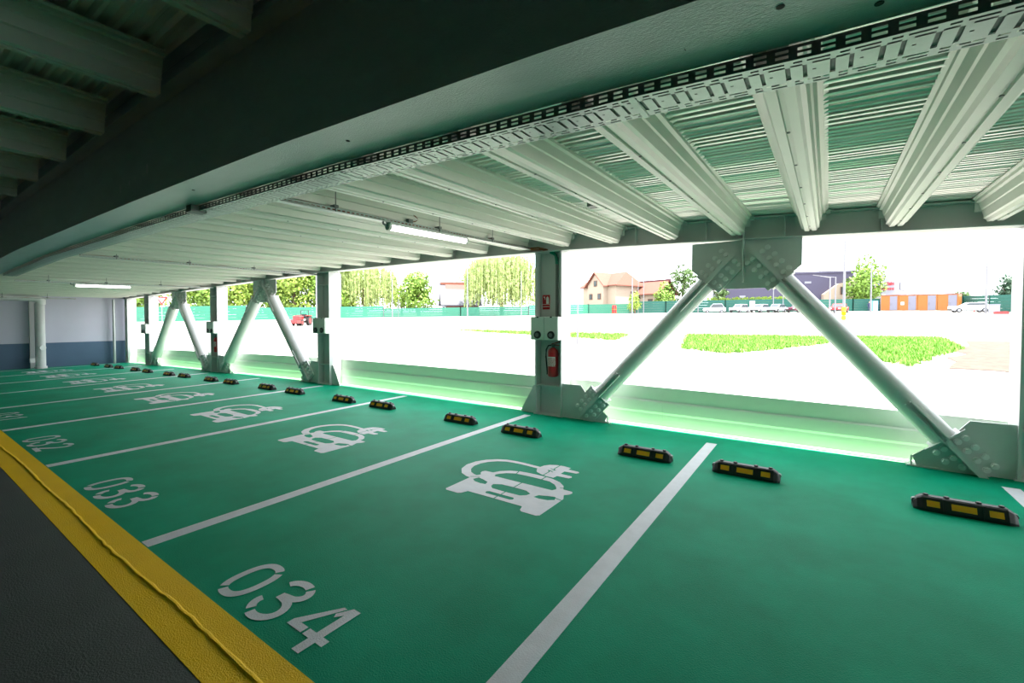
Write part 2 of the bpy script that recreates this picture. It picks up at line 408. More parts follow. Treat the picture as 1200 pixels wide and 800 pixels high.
# ------------------------------------------------------------------ parapet panels
joints = [-6.0, -1.66, 1.72, 4.62, 6.02, 8.85, 11.64, 14.35, 16.93, 19.7, 22.3]
PN = ['beyond the right edge column', 'under the right leg of the nearest brace pair', 'between extinguisher column and nearest brace apex', 'just left of the extinguisher column',
      'right half of the widest opening', 'under the right leg of the middle brace pair', 'under the left leg of the middle brace pair', 'under the right leg of the farthest brace pair', 'under the left leg of the farthest brace pair', 'in the corner opening by the end wall']
PN[3] = 'short one just left of the extinguisher column'; PN[4] = 'left half of the widest opening'
def ptop(u): return .53 + .32 * (zd(u) - zf(u) - 2.472)
for i, (a, b_) in enumerate(zip(joints, joints[1:])):
    a += .0008; b_ -= .0008; secs = []
    for k in range(5):
        u = a + (b_ - a) * k / 4; h = ptop(u); z0 = zf(u)
        pr = [(6.090, -.005), (6.090, h * .30), (6.077, h * .36), (6.081, h * .62), (6.095, h * .66), (6.085, h), (6.140, h + .004), (6.140, h - .05), (6.155, h - .05), (6.155, h + .02), (6.070, h + .016),
              (6.075, h * .66), (6.061, h * .62), (6.057, h * .36), (6.067, h * .30), (6.060, -.005)]
        secs.append([(u, v, z0 + z) for v, z in pr])
    o = MB().loft(secs).build('parapet_panel', M['panel'])
    tag(o, 'pale sheet metal parapet panel ' + PN[i], 'panel', 'parapet panels')

# ------------------------------------------------------------------ floor markings
def fl(u, v, h=.002): return (u, v, zf(u) + h)
LINES = [(-1.36, -1.36, 1.0, 5.50), (1.005, 1.005, .985, 5.53), (3.515, 3.585, .985, 5.62), (6.19, 6.38, .985, 5.74), (8.65, 8.86, .985, 5.60), (11.08, 11.55, 1.0, 5.6), (13.66, 14.35, 1.0, 5.55), (16.3, 16.85, 1.0, 5.55), (18.85, 19.55, 1.0, 5.5), (21.5, 21.9, 1.0, 5.5)]
LL = ['ending at the right edge column', 'running off the bottom edge, right of number 034', 'between the nearest two bay numbers', 'between the second and third bay numbers', 'between the third and fourth bay numbers', 'just beyond the fourth bay number 031',
      'fourth from the end wall', 'third from the end wall', 'second from the end wall', 'nearest to the end wall']
for (ua, ub, va, vb), l in zip(LINES, LL):
    b = MB(); secs = []
    for i in range(11):
        f = i / 10; u = ua + (ub - ua) * f; v = va + (vb - va) * f; w = .056
        secs.append([fl(u + w, v, -.002), fl(u + w, v), fl(u - w, v), fl(u - w, v, -.002)])
    b.loft(secs)
    tag(b.build('bay_line', M['paint']), 'white painted bay line ' + l, 'floor marking', 'white bay lines')

def arc(cx, cy, rx, ry, a0, a1, n=14):
    return [(cx + rx * math.cos(math.radians(a0 + (a1 - a0) * i / n)), cy + ry * math.sin(math.radians(a0 + (a1 - a0) * i / n))) for i in range(n + 1)]
def ribbon(path, w):                                            # polygon band along a path
    L, R_ = [], []
    for i, p in enumerate(path):
        a = path[max(i - 1, 0)]; c = path[min(i + 1, len(path) - 1)]
        dx, dy = c[0] - a[0], c[1] - a[1]; d = math.hypot(dx, dy) or 1
        ww = w[i] if isinstance(w, list) else w
        L.append((p[0] - dy / d * ww / 2, p[1] + dx / d * ww / 2)); R_.append((p[0] + dy / d * ww / 2, p[1] - dx / d * ww / 2))
    return L + R_[::-1]
def sup(cx, cy, rx, ry, a0, a1, n=20, e=.8):                    # squarish oval
    out = []
    for i in range(n + 1):
        t = math.radians(a0 + (a1 - a0) * i / n); c, s = math.cos(t), math.sin(t)
        out.append((cx + rx * math.copysign(abs(c) ** e, c), cy + ry * math.copysign(abs(s) ** e, s)))
    return out
SW = .046
DIG = {
    '0': [ribbon(sup(.12, .16, .096, .137, 60, 232), SW), ribbon(sup(.12, .16, .096, .137, -114, 46), SW)],
    '3': [ribbon(arc(.112, .238, .088, .060, 168, 62), SW), ribbon(arc(.112, .238, .090, .060, 46, -62) + [(.090, .174)], SW),
          ribbon([(.075, .172), (.105, .171)] + arc(.115, .092, .098, .078, 70, -112), SW), ribbon(arc(.115, .092, .096, .070, -128, -195), SW)],
    '4': [[(.0, .078), (.0, .115), (.130, .300), (.155, .298), (.055, .118), (.115, .118), (.115, .078)],
          [(.130, .078), (.130, .118), (.180, .118), (.180, .262), (.150, .225), (.135, .248), (.180, .318), (.232, .318), (.232, .118), (.280, .118), (.280, .078), (.232, .078), (.232, .0), (.180, .0), (.180, .078)]],
    '2': [ribbon(arc(.112, .230, .090, .067, 165, 62), SW), ribbon(arc(.112, .230, .092, .067, 46, -20) + [(.180, .165), (.11, .09), (.055, .040)], SW), [(.0, .0), (.225, .0), (.225, .044), (.0, .044)]],
    '1': [[(.085, .0), (.135, .0), (.135, .32), (.095, .32), (.03, .255), (.055, .222), (.085, .25)]],
}
for txt, u0, nl in (('034', 2.67, 'nearest and largest'), ('033', 5.20, 'second from the camera'), ('032', 7.79, 'third from the camera'), ('031', 10.36, 'fourth, cut by the picture edge')):
    t = thing('bay_number', u0 - .45, 1.2, zf(u0), 'white stencilled bay number %s on the green floor, %s' % (txt, nl), 'floor marking', 'stencilled bay numbers')
    for i, ch in enumerate(txt):
        q = MB()
        for j, pl in enumerate(DIG[ch]): q.flat(pl, fn=lambda x, y: fl(u0 - i * .31 - x, 1.025 + y, .002 + .0004 * j))
        q.build('digit', M['paint'], t, fixn=False)

def mir(h): return h + [(-x, y) for x, y in reversed(h) if x > 0]
car_out = mir([(0, .08), (.27, .08), (.29, .02), (.315, 0), (.44, 0), (.463, .02), (.466, .38), (.43, .455), (.462, .49), (.472, .525), (.455, .555), (.37, .56), (.335, .63), (.265, .692), (.17, .728), (.08, .738), (0, .74)])
shield = mir([(0, .49), (.30, .49), (.318, .53), (.30, .565), (.255, .617), (.185, .655), (.09, .662), (0, .664)])
grille = mir([(0, .24), (.14, .245), (.180, .28), (.190, .325), (.125, .362), (0, .366)])
slot = mir([(0, .13), (.12, .13), (.137, .145), (.137, .165), (.12, .18), (0, .18)])
hl = [(.245, .285), (.262, .338), (.335, .366), (.395, .382), (.417, .325), (.372, .290), (.30, .278)]
hlm = [(-x, y) for x, y in reversed(hl)]
cable = [(-.43, .372), (-.50, .385), (-.575, .42), (-.645, .50), (-.678, .60), (-.668, .71), (-.625, .80), (-.55, .875), (-.47, .915), (-.38, .93), (-.28, .932), (-.08, .918)]
plug = [(-.085, .95), (-.075, 1.0), (-.04, 1.05), (.025, 1.085), (.09, 1.092), (.175, 1.08), (.175, 1.03), (.285, 1.025), (.302, 1.0), (.285, .972), (.170, .962), (.170, .885), (.285, .88), (.302, .85), (.285, .82), (.172, .815), (.165, .755), (.09, .755), (.02, .775), (-.045, .81), (-.08, .87)]
EVU = [(2.125, 'largest, in the nearest numbered bay 034'), (4.82, 'in the second numbered bay 033'), (7.33, 'in the third numbered bay 032'), (9.80, 'in the fourth numbered bay 031'), (12.35, 'fourth from the end wall'), (14.95, 'third from the end wall'), (17.5, 'second from the end wall'), (20.05, 'nearest to the end wall')]
def ev_symbol(uc, lab):
    t = thing('electric_car_symbol', uc, 3.1, zf(uc), 'white stencilled electric car with plug, ' + lab, 'floor marking', 'electric car symbols')
    P = lambda h: (lambda x, y: fl(uc - x, 2.75 + y, h))
    MB().flat(car_out, [shield, grille, slot, hl, hlm], P(.002)).build('car_emblem', M['paint'], t, fixn=False)
    MB().flat(ribbon(cable, [.075, .085, .09, .092, .088, .082, .074, .066, .06, .056, .054, .05]), fn=P(.0022)).build('cable_emblem', M['paint'], t, fixn=False)
    MB().flat(plug, fn=P(.0024)).build('plug_emblem', M['paint'], t, fixn=False)
    q = MB()
    for a, b_ in (((0, .366), (0, .49)), ((0, .08), (0, .13)), ((0, .18), (0, .245)), ((-.40, .40), (-.475, .355)), ((.40, .36), (.475, .345)), ((-.17, .655), (-.19, .74)), ((.10, .655), (.10, .745)), ((.33, .575), (.42, .60)),
                  ((.055, .75), (.055, .87)), ((.055, .97), (.055, 1.10)), ((.055, .87), (.035, .90)), ((.035, .90), (.08, .93)), ((.08, .93), (.055, .97)), ((.02, .91), (.09, .88)), ((.02, .96), (.09, .94))):
        q.flat(ribbon([a, b_], .011), fn=P(.0032))
    q.build('stencil_gap', M['floor'], t, fixn=False)
for uc, lab in EVU: ev_symbol(uc, lab)

# ------------------------------------------------------------------ wheel stops
def make_stop():
    t = thing('wheel_stop', 0, 0, 0, 'x', 'wheel stop', 'rubber wheel stops')
    sec = [(0, 0), (0, .022), (.038, .092), (.052, .100), (.098, .100), (.112, .092), (.150, .022), (.150, 0)]
    def sc(u, f): return [(u, .075 + (v - .075) * (1 - .35 * f), z * (1 - .45 * f)) for v, z in sec]
    q = MB(); q.loft([sc(-.275, 1), sc(-.255, .45), sc(-.225, 0), sc(.225, 0), sc(.255, .45), sc(.275, 1)])
    q.build('stop_body', M['rubber'], t)
    for s, w in ((-.165, .036), (0, .066), (.165, .036)):
        n = Vector((0, -.879, .477)); a = Vector((1, 0, 0)); b_ = Vector((0, .477, .879))
        q = MB(); q.obox((s, .0175, .056), a, b_, n, w * 2, .044, .006); q.build('reflector', M['amber'], t)
    for s in (-.24, .24):
        q = MB(); q.tube([(s * 1.09, .06, .05), (s * 1.10, .09, .05)], .022, 8); q.build('end_reflector', M['dkzinc'], t)
    for s in (-.20, -.085, .085, .20):
        q = MB(); q.tube([(s, .078, .098), (s, .078, .111)], [.019, .015], 8); q.build('bolt_cap', M['rubber'], t)
    for s in (-.105, .105):
        q = MB(); q.prism([(s - .006, -.002, .004), (s - .006, -.002, .024), (s - .006, .036, .097), (s - .006, .05, .097), (s - .006, .05, .004)], (.012, 0, 0)); q.build('rib', M['rubber'], t)
    return t
STOPS = [(-.883, 4.475, 'right', 'unnumbered bay at the right edge'), (.54, 4.49, 'left', 'unnumbered bay at the right edge'), (1.475, 4.50, 'right', 'the nearest numbered bay 034'), (3.05, 4.55, 'left', 'the nearest numbered bay 034'),
         (4.11, 4.625, 'right', 'the second numbered bay 033'), (5.83, 4.675, 'left', 'the second numbered bay 033'), (6.83, 4.66, 'right', 'the third numbered bay 032'), (8.38, 4.65, 'left', 'the third numbered bay 032'), (9.43, 4.65, 'right', 'the fourth numbered bay 031'), (11.04, 4.65, 'left', 'the fourth numbered bay 031'),
         (12.06, 4.65, 'right', 'fourth bay from the end wall'), (13.66, 4.65, 'left', 'fourth bay from the end wall'), (14.68, 4.65, 'right', 'third bay from the end wall'), (16.32, 4.65, 'left', 'third bay from the end wall'),
         (17.34, 4.65, 'right', 'second bay from the end wall'), (18.93, 4.65, 'left', 'second bay from the end wall'), (20.0, 4.65, 'right', 'bay next to the end wall'), (21.6, 4.65, 'left', 'bay next to the end wall')]
ws = make_stop()
for i, (u, v, s, bay) in enumerate(STOPS):
    o = ws if i == 0 else copy_tree(ws)
    o.location = (-u, v, zf(u)); o['label'] = 'black wheel stop with amber reflectors, %s one of %s' % (s, bay)
    if 9 < u: o.rotation_euler.y = math.atan((zf(u - .3) - zf(u + .3)) / .6) * -1

# ------------------------------------------------------------------ cable trays
def perf(b, u0, u1, per, ucuts, rows, holes, P):
    """sheet with real openings: ucuts inside one period, rows across, holes = {(iu, jr)}"""
    n = round((u1 - u0) / per)
    for k in range(n):
        us_ = [u0 + per * (k + c) for c in ucuts]
        for i in range(len(us_) - 1):
            for j in range(len(rows) - 1):
                if (i, j) in holes: continue
                b.add([P(us_[i], rows[j]), P(us_[i + 1], rows[j]), P(us_[i + 1], rows[j + 1]), P(us_[i], rows[j + 1])], [(0, 1, 2, 3)])
t = thing('cable_tray', 4, 1.75, zg(4) - .045, 'perforated galvanised cable tray hung along the main girder', 'cable tray')
T0, T1 = -1.6, 14.0
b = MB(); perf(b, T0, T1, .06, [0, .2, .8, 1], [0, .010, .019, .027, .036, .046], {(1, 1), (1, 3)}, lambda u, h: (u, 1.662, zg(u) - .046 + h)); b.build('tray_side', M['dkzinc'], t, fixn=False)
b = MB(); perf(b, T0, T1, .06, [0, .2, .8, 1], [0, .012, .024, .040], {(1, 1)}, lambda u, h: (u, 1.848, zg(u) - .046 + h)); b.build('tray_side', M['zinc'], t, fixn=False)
b = MB()
perf(b, T0, T1, .12, [0, .08, .20, .42, .50, .58, .70, .80, .92, 1], [0, .014, .024, .036, .046, .060, .083, .091, .098, .120, .136, .148, .158, .168, .178, .186],
     {(1, 4), (1, 5), (1, 6), (1, 7), (1, 8), (1, 9)[0:2] if False else (1, 9), (6, 4), (6, 5), (6, 6), (6, 7), (6, 8), (6, 9)[0:2], (4, 6),
      (2, 1), (3, 1), (4, 1), (5, 1), (2, 11), (3, 11), (4, 11), (5, 11), (7, 1), (8, 1), (7, 11), (8, 11), (0, 3), (7, 3), (8, 3), (2, 13), (3, 13), (4, 13), (7, 13), (8, 13), (2, 3), (3, 3), (4, 3)},
     lambda u, w: (u, 1.662 + w, zg(u) - .046)); b.build('tray_base', M['zinc'], t, fixn=False)
for u in (.6, 2.45, 4.3, 6.2, 8.1):
    q = MB(); q.box(u - .012, u + .012, 1.655, 1.855, zg(u) - .0495, zg(u) - .0465); q.build('hanger', M['zinc'], t)
q = MB(); q.box(4.42, 4.52, 1.60, 1.72, zg(4.5) - .06, zg(4.5) - .002); q.build('joint_clamp', M['dkzinc'], t)
q = MB(); q.along([(1.70, -.040), (1.80, -.040), (1.80, -.022), (1.70, -.022)], T0, T1, zg, .8); q.build('cable_run', M['dkzinc'], t)

def cross_tray(u, z0, z1, v0, v1, lab, hang):
    t = thing('light_tray', u, (v0 + v1) / 2, z0, lab, 'cable tray', 'narrow trays across the ceiling')
    zz = lambda v: z0 + (z1 - z0) * (v - v0) / (v1 - v0)
    b = MB(); perf(b, v0, v1, .05, [0, .2, .8, 1], [0, .010, .022, .034], {(1, 1)}, lambda v, h: (u - .03, v, zz(v) + h)); b.build('tray_side', M['zinc'], t, fixn=False)
    b = MB(); perf(b, v0, v1, .05, [0, .2, .8, 1], [0, .010, .022, .034], {(1, 1)}, lambda v, h: (u + .03, v, zz(v) + h)); b.build('tray_side', M['zinc'], t, fixn=False)
    b = MB(); b.add([(u - .03, v0, zz(v0)), (u + .03, v0, zz(v0)), (u + .03, v1, zz(v1)), (u - .03, v1, zz(v1))], [(0, 1, 2, 3)]); b.build('tray_base', M['zinc'], t, fixn=False)
    b = MB(); b.tube([(u, v0 + (v1 - v0) * i / 14, zz(v0 + (v1 - v0) * i / 14) + .030 + .008 * math.sin(i * 2.1)) for i in range(15)], .009, 6); b.build('cable', M['orangecable'], t, smooth=True)
    for v in hang:
        q = MB(); q.tube([(u - .036, v, zz(v)), (u - .036, v, deck_z(u, v) + .01)], .005, 6); q.box(u - .05, u + .04, v - .02, v + .02, zz(v) + .032, zz(v) + .058); q.build('hanger', M['dkzinc'], t)
    return t, zz
cross_tray(3.62, 2.385, 2.485, 1.88, 5.86, 'narrow cable tray carrying the nearer lit tube to the extinguisher column', (2.42, 3.75, 4.75))
cross_tray(9.25, 2.385, 2.415, 1.88, 5.86, 'narrow cable tray without lamp between the two lit tubes', (2.3, 3.3, 4.4))
cross_tray(14.45, 2.262, 2.335, 1.88, 5.86, 'narrow cable tray carrying the farther lit tube', (2.4, 3.4, 4.5))
cross_tray(21.3, 2.09, 2.13, 1.88, 4.2, 'narrow cable tray close to the end wall', (2.5, 3.5))
def tube_light(u, v0, v1, z0, z1, lab):
    t = thing('tube_light', u, (v0 + v1) / 2, z0 - .05, lab, 'light', 'lit ceiling tubes')
    q = MB(); q.obox((u, (v0 + v1) / 2, (z0 + z1) / 2 - .012), (0, 1, (z1 - z0) / (v1 - v0)), (1, 0, 0), (0, 0, 1), v1 - v0, .075, .022); q.build('lamp_base', M['white'], t)
    q = MB(); q.tube([(u, v0 + .02, z0 - .042), (u, v1 - .02, z1 - .042)], .032, 12); q.build('tube', M['lamp'], t, smooth=True)
    for v, z in ((v0, z0), (v1, z1)):
        q = MB(); q.tube([(u, v - .01, z - .04), (u, v + .022, z - .04)], .037, 12); q.build('end_cap', M['boxg'], t)
    q = MB(); q.tube([(u, v0 - .015, z0 - .035), (u, v0 - .06, z0 - .02), (u - .01, v0 - .07, z0 + .02)], .012, 6); q.build('gland', M['dkzinc'], t)
tube_light(3.62, 3.04, 4.24, 2.413, 2.443, 'lit white tube lamp under the nearer ceiling tray')
tube_light(14.45, 2.83, 3.87, 2.279, 2.298, 'lit white tube lamp farther back near the end wall')
q = MB(); q.box(3.60, 3.66, 3.30, 3.36, 2.455, 2.50)
o = q.build('junction_box', M['dkzinc']); tag(o, 'small dark junction box with cable loop on the nearer lamp tray', 'junction box')
q = MB(); q.tube([(3.62, 3.36 + .05 * math.sin(a / 8 * 2 * PI) ** 2 * 2, 2.48 + .04 * (1 - math.cos(a / 8 * 2 * PI))) for a in range(9)], .006, 6); q.build('cable_loop', M['orangecable'], o)
q = MB(); q.box(1.86, 1.93, 4.12, 4.22, deck_z(1.9, 4.2) - .06, deck_z(1.9, 4.2) + .0)
o = q.build('deck_bracket', M['dkzinc']); tag(o, 'small dark green bracket between two joists over the nearest bay', 'bracket')

# ------------------------------------------------------------------ things on the columns
def charger(k, lab):
    u = COLS[k]; zb = zf(u)
    t = thing('charging_box', u + .01, 5.73, zb + 1.13, lab, 'charging box', 'charging boxes')
    q = MB(); q.box(u - .225, u + .242, 5.675, 5.772, zb + 1.13, zb + 1.472); q.build('box_body', M['boxg'], t, bevel=.006)
    for s in (0, 1):
        a = u - .218 + s * .228
        q = MB(); q.box(a, a + .222, 5.662, 5.676, zb + 1.140, zb + 1.464); o = q.build('door', M['boxg'], t, bevel=.003)
        c = a + .105; q = MB(); q.tube([(c, 5.664, zb + 1.205), (c, 5.645, zb + 1.205)], [.060, .055], 20); q.build('socket', M['black'], t)
        q = MB(); q.tube([(c, 5.646, zb + 1.205), (c, 5.640, zb + 1.205)], .030, 14); q.build('socket_cap', M['dkzinc'], t)
        q = MB(); q.box(a + .09, a + .12, 5.656, 5.663, zb + 1.455, zb + 1.475); q.build('latch', M['black'], t)
charger('A', 'pale charging box with two black sockets above the nearest extinguisher')
charger('B', 'pale charging box with two black sockets left of the widest opening')
charger('C', 'pale charging box on the column between the far brace pairs')
charger('D', 'pale charging box on the farthest visible column')
def extinguisher(k, lab):
    u = COLS[k] - .06; zb = zf(u) + .58; v = 5.82
    t = thing('fire_extinguisher', u, v, zb, lab, 'fire extinguisher', 'fire extinguishers')
    q = MB(); q.tube([(u, v, zb), (u, v, zb + .012), (u, v, zb + .03), (u, v, zb + .37), (u, v, zb + .40), (u, v, zb + .425), (u, v, zb + .435)], [.060, .074, .078, .078, .068, .040, .024], 24); q.build('cylinder', M['red'], t, smooth=True)
    q = MB(); q.tube([(u, v, zb + .43), (u, v, zb + .475)], .020, 12); q.box(u - .03, u + .02, v - .02, v + .02, zb + .455, zb + .485); q.build('valve', M['dkzinc'], t)
    q = MB(); q.obox((u - .05, v, zb + .505), (1, 0, -.25), (0, 1, 0), (0, 0, 1), .14, .022, .012); q.obox((u - .05, v, zb + .475), (1, 0, .12), (0, 1, 0), (0, 0, 1), .11, .02, .010); q.build('handle', M['red'], t)
    q = MB(); q.tube([(u + .02, v, zb + .47), (u + .075, v - .01, zb + .46), (u + .108, v - .015, zb + .40), (u + .110, v - .02, zb + .30), (u + .098, v - .02, zb + .18), (u + .085, v - .02, zb + .06), (u + .082, v - .02, zb + .03)], [.011, .011, .011, .011, .011, .012, .016], 8); q.build('hose', M['black'], t, smooth=True)
    b = MB(); secs = []
    for i in range(13):
        a = math.radians(-150 + i * 9.5) ; secs.append([(u - .0795 * math.cos(a), v + .0795 * math.sin(a), zb + z) for z in (.16, .30)])
    b.loft(secs, False, False); o = b.build('paper_label', M['white'], t)
    # lines of small print on the label, red block lower half
    b = MB(); rg = random.Random(5)
    for r_ in range(8):
        z = zb + .168 + r_ * .0150; a = -146
        while a < -44:
            w = rg.choice((5, 8, 11)); 
            b.add([(u - .0803 * math.cos(math.radians(x)), v + .0803 * math.sin(math.radians(x)), zz) for x, zz in ((a, z), (a + w, z), (a + w, z + .010), (a, z + .010))], [(0, 1, 2, 3)]); a += w + 4
    b.build('label_print', M['red'], o, fixn=False)
    q = MB(); q.box(u - .05, u + .05, v + .07, 5.916, zb + .30, zb + .34); q.build('wall_hook', M['dkzinc'], t)
extinguisher('A', 'red fire extinguisher with black hose on the nearest full column')
extinguisher('C', 'small looking red fire extinguisher on the column between far brace pairs')
u = 3.435
t = thing('extinguisher_sign', u, 5.91, 1.585, 'red fire extinguisher sign above the charging box', 'sign')
q = MB(); q.box(u - .062, u + .062, 5.906, 5.915, 1.585, 1.805); q.build('sign_plate', M['red'], t)
q = MB(); q.flat([(-.048, .10), (-.048, .165), (-.040, .185), (-.028, .195), (-.020, .195), (-.008, .185), (-.002, .165), (-.002, .085), (-.048, .085)], fn=lambda x, y: (u + x, 5.9045, 1.585 + y)); q.flat([(.012, .15), (.02, .195), (.045, .195), (.04, .18), (.026, .175), (.022, .15)], fn=lambda x, y: (u + x, 5.9045, 1.585 + y)); q.build('pictogram', M['white'], t, fixn=False)
q = MB(); q.box(u - .055, u + .055, 5.9042, 5.905, 1.622, 1.632); q.box(u - .062, u + .062, 5.9042, 5.905, 1.660, 1.666); q.build('lettering_strip', M['white'], t)
# cable ladder down the column
t = thing('column_cable_tray', 3.25, 5.90, 1.472, 'narrow slotted cable tray running down to the nearest charging box', 'cable tray')
b = MB(); perf(b, 1.472, 2.36, .04, [0, .3, .75, 1], [0, .012, .026, .036], {(1, 1)}, lambda z, w: (3.225 + w, 5.885, z)); b.build('tray_front', M['dkzinc'], t, fixn=False)
q = MB(); q.box(3.225, 3.262, 5.887, 5.913, 1.472, 2.36); q.build('tray_body', M['dkzinc'], t)
q = MB(); q.tube([(3.30, 5.80, 2.43), (3.28, 5.85, 2.42), (3.255, 5.88, 2.39), (3.245, 5.885, 2.33), (3.245, 5.89, 2.26)], .024, 10)
tag(q.build('conduit_bend', M['teal'], smooth=True), 'teal conduit bend at the head of the extinguisher column', 'conduit')
q = MB(); q.tube([(3.62, 5.70, 2.50), (3.50, 5.78, 2.51), (3.36, 5.82, 2.47)], .014, 8); q.tube([(3.60, 5.72, 2.48), (3.45, 5.80, 2.48), (3.34, 5.83, 2.44)], .010, 8)
tag(q.build('cable_bundle', M['orangecable'], smooth=True), 'orange cables leaving the lamp tray at the extinguisher column', 'cable')

# pipe and post in front of the end wall
up_ = 21.98; vp = 3.42
t = thing('drain_pipe', up_, vp, zf(up_), 'grey round drain pipe standing before the end wall', 'pipe')
q = MB(); q.tube([(up_, vp, zf(up_)), (up_, vp, 1.98)], .13, 20); q.build('pipe_shaft', M['steel'], t, smooth=True)
q = MB(); q.tube([(up_, vp, zf(up_)), (up_, vp, zf(up_) + .07)], .16, 20); q.build('pipe_foot', M['steel'], t, smooth=True)
q = MB(); q.tube([(up_, vp + .02, 1.95), (up_, vp + .03, 2.06), (up_, vp - .05, 2.14), (up_, vp - .25, 2.16), (up_, -2, 2.16)], [.135, .14, .13, .10, .10], 16); q.build('pipe_elbow', M['white'], t, smooth=True)
q = MB(); q.tube([(up_ - .13, vp + .02, .47), (up_ - .19, vp + .03, .47)], .085, 16); q.build('inspection_cap', M['white'], t, smooth=True)
q = MB(); q.box(up_ - .12, up_ + .0, vp - .27, vp - .15, zf(up_) + .22, zf(up_) + .36); q.build('valve_box', M['white'], t)
q = MB(); q.box(22.30, 22.40, vp - .20, vp - .06, zf(22.2), 2.35)
tag(q.build('wall_post', M['steel']), 'grey steel post behind the round drain pipe', 'column')
q = MB(); q.tube([(22.2, 5.42, zf(22)), (22.2, 5.42, 2.2)], .045, 10)
tag(q.build('corner_pipe', M['zinc'], smooth=True), 'thin vertical pipe in the wall corner by the last column', 'pipe')

# ------------------------------------------------------------------ outside: ground
def gz(u, v): return .00487457 * u + .03135329 * (v - 6.3) - .08
b = MB()
gu = [-120, -60, -30, -12, 0, 12, 30, 60, 100, 150, 210]; gv = [6.2, 10, 16, 24, 40, 70, 110, 150]
b.loft([[(u, v, gz(u, v)) for v in gv] for u in gu], False, False)
struct(b.build('ground', M['ground'], fixn=False))
def patch(name, m, poly, h, label, cat, kind=None):
    b = MB(); pts = []
    rg = random.Random(len(poly))
    for i, (a, c) in enumerate(zip(poly, poly[1:] + poly[:1])):
        for k in range(6):
            f = k / 6; pts.append((a[0] + (c[0] - a[0]) * f + rg.uniform(-.28, .28), a[1] + (c[1] - a[1]) * f + rg.uniform(-.5, .5)))
    b.flat(pts, fn=lambda u, v: (u, v, gz(u, v) + h))
    o = b.build(name, m, fixn=False)
    return tag(o, label, cat, kind=kind), pts
def inside(p, poly):
    c = False; j = len(poly) - 1
    for i in range(len(poly)):
        if (poly[i][1] > p[1]) != (poly[j][1] > p[1]) and p[0] < (poly[j][0] - poly[i][0]) * (p[1] - poly[i][1]) / (poly[j][1] - poly[i][1]) + poly[i][0]: c = not c
        j = i
    return c
def grass(poly, n, lab, seed):
    rg = random.Random(seed); b = MB()
    us_ = [p[0] for p in poly]; vs_ = [p[1] for p in poly]; k = 0
    while k < n:
        u, v = rg.uniform(min(us_), max(us_)), rg.uniform(min(vs_), max(vs_))
        edge = not inside((u, v), poly)
        if edge: continue
        k += 1
        for _ in range(4):
            a = rg.uniform(0, 2 * PI); h = rg.uniform(.06, .16); w = rg.uniform(.02, .04); du, dv = math.cos(a), math.sin(a); x, y = u + rg.uniform(-.12, .12), v + rg.uniform(-.12, .12); z = gz(x, y)
            b.add([(x - dv * w, y + du * w, z), (x + dv * w, y - du * w, z), (x + du * h * .5, y + dv * h * .5, z + h)], [(0, 1, 2)])
    tag(b.build('grass_strip', M['grass'], fixn=False), lab, 'grass', kind='stuff')
GP1 = [(6.1, 26.2), (-.2, 26.9), (-.4, 23.0), (1.2, 19.2), (2.6, 16.8), (4.4, 18.0), (5.2, 22)]
GP2 = [(-.9, 27.4), (-4.6, 27.9), (-4.2, 22), (-2.9, 18.5), (-2.0, 15.6), (-1.4, 16.8), (-.8, 19.4)]
GP3 = [(22.5, 25.6), (9.2, 25.3), (8.2, 20.8), (13, 22.5), (18.5, 23.9)]
patch('soil_patch', M['soil'], [(-5.0, 26.8), (-11.5, 27.4), (-9.5, 20), (-6.2, 14.8), (-4.3, 14.6), (-2.9, 15.6), (-3.8, 20.5)], .012, 'bare brown soil beside the right grass strip', 'soil', 'stuff')
grass(GP1, 2600, 'green grass strip seen between the nearest brace legs', 1)
grass(GP2, 3000, 'green grass strip right of the nearest brace pair', 2)
grass(GP3, 1500, 'pale thin grass strip behind the extinguisher column', 3)

# ------------------------------------------------------------------ outside: fences
def fence(pts, h, m, lab, posts, slats=5, mp='post'):
    a0 = pts[0]; t = thing('fence', a0[0], a0[1], gz(*a0), lab, 'fence', 'green fences')
    for (a, c) in zip(pts, pts[1:]):
        d = Vector((c[0] - a[0], c[1] - a[1], 0)); L = d.length; d /= L; nrm = Vector((d.y, -d.x, 0))
        for i in range(slats):
            z0, z1 = h * i / slats, h * (i + 1) / slats - .02
            q = MB(); za, zc = gz(*a), gz(*c)
            q.loft([[(p[0] + nrm.x * o_, p[1] + nrm.y * o_, zz + z) for o_, z in ((0, z0), (.05, (z0 + z1) / 2), (0, z1), (-.03, z1), (-.03, z0))] for p, zz in ((a, za), (c, zc))])
            q.build('slat', m, t)
        n = max(1, int(L / posts))
        for k in range(n + 1):
            p = Vector((a[0], a[1], 0)) + d * (L * k / n)
            q = MB(); q.box(p.x - .05, p.x + .05, p.y - .16, p.y - .06, gz(p.x, p.y) - .1, gz(p.x, p.y) + h + .12); q.build('fence_post', M[mp], t)
fence([(125, 13), (92.4, 30.1), (83.4, 38.5)], 2.6, M['fence'], 'bright turquoise sheet fence behind the far brace pairs', 9)
fence([(83.4, 38.5), (77.4, 49.6), (71.7, 59)], 2.2, M['fence'], 'turquoise sheet fence below the left willow', 8)
fence([(71.7, 59), (57.6, 66.1), (46.2, 72.9)], 1.75, M['fence'], 'turquoise sheet fence below the right willow', 9)
fence([(46.2, 72.9), (40.8, 88.3), (33, 92.2)], 2.0, M['fence'], 'turquoise fence before the cream gabled house', 9)
fence([(33, 92.2), (26.5, 95.2), (15.5, 97.6), (4, 99.3)], 2.5, M['fenced'], 'dark green fence behind the parked cars', 8)
fence([(4, 99.3), (-5.2, 106), (-9.2, 106.6)], 2.3, M['fenced'], 'dark green fence left of the orange cabins', 8)
fence([(-19.3, 105.2), (-19.9, 105.2), (-21.2, 97), (-24, 89)], 2.5, M['fenced'], 'dark green fence at the far right below dark trees', 8)

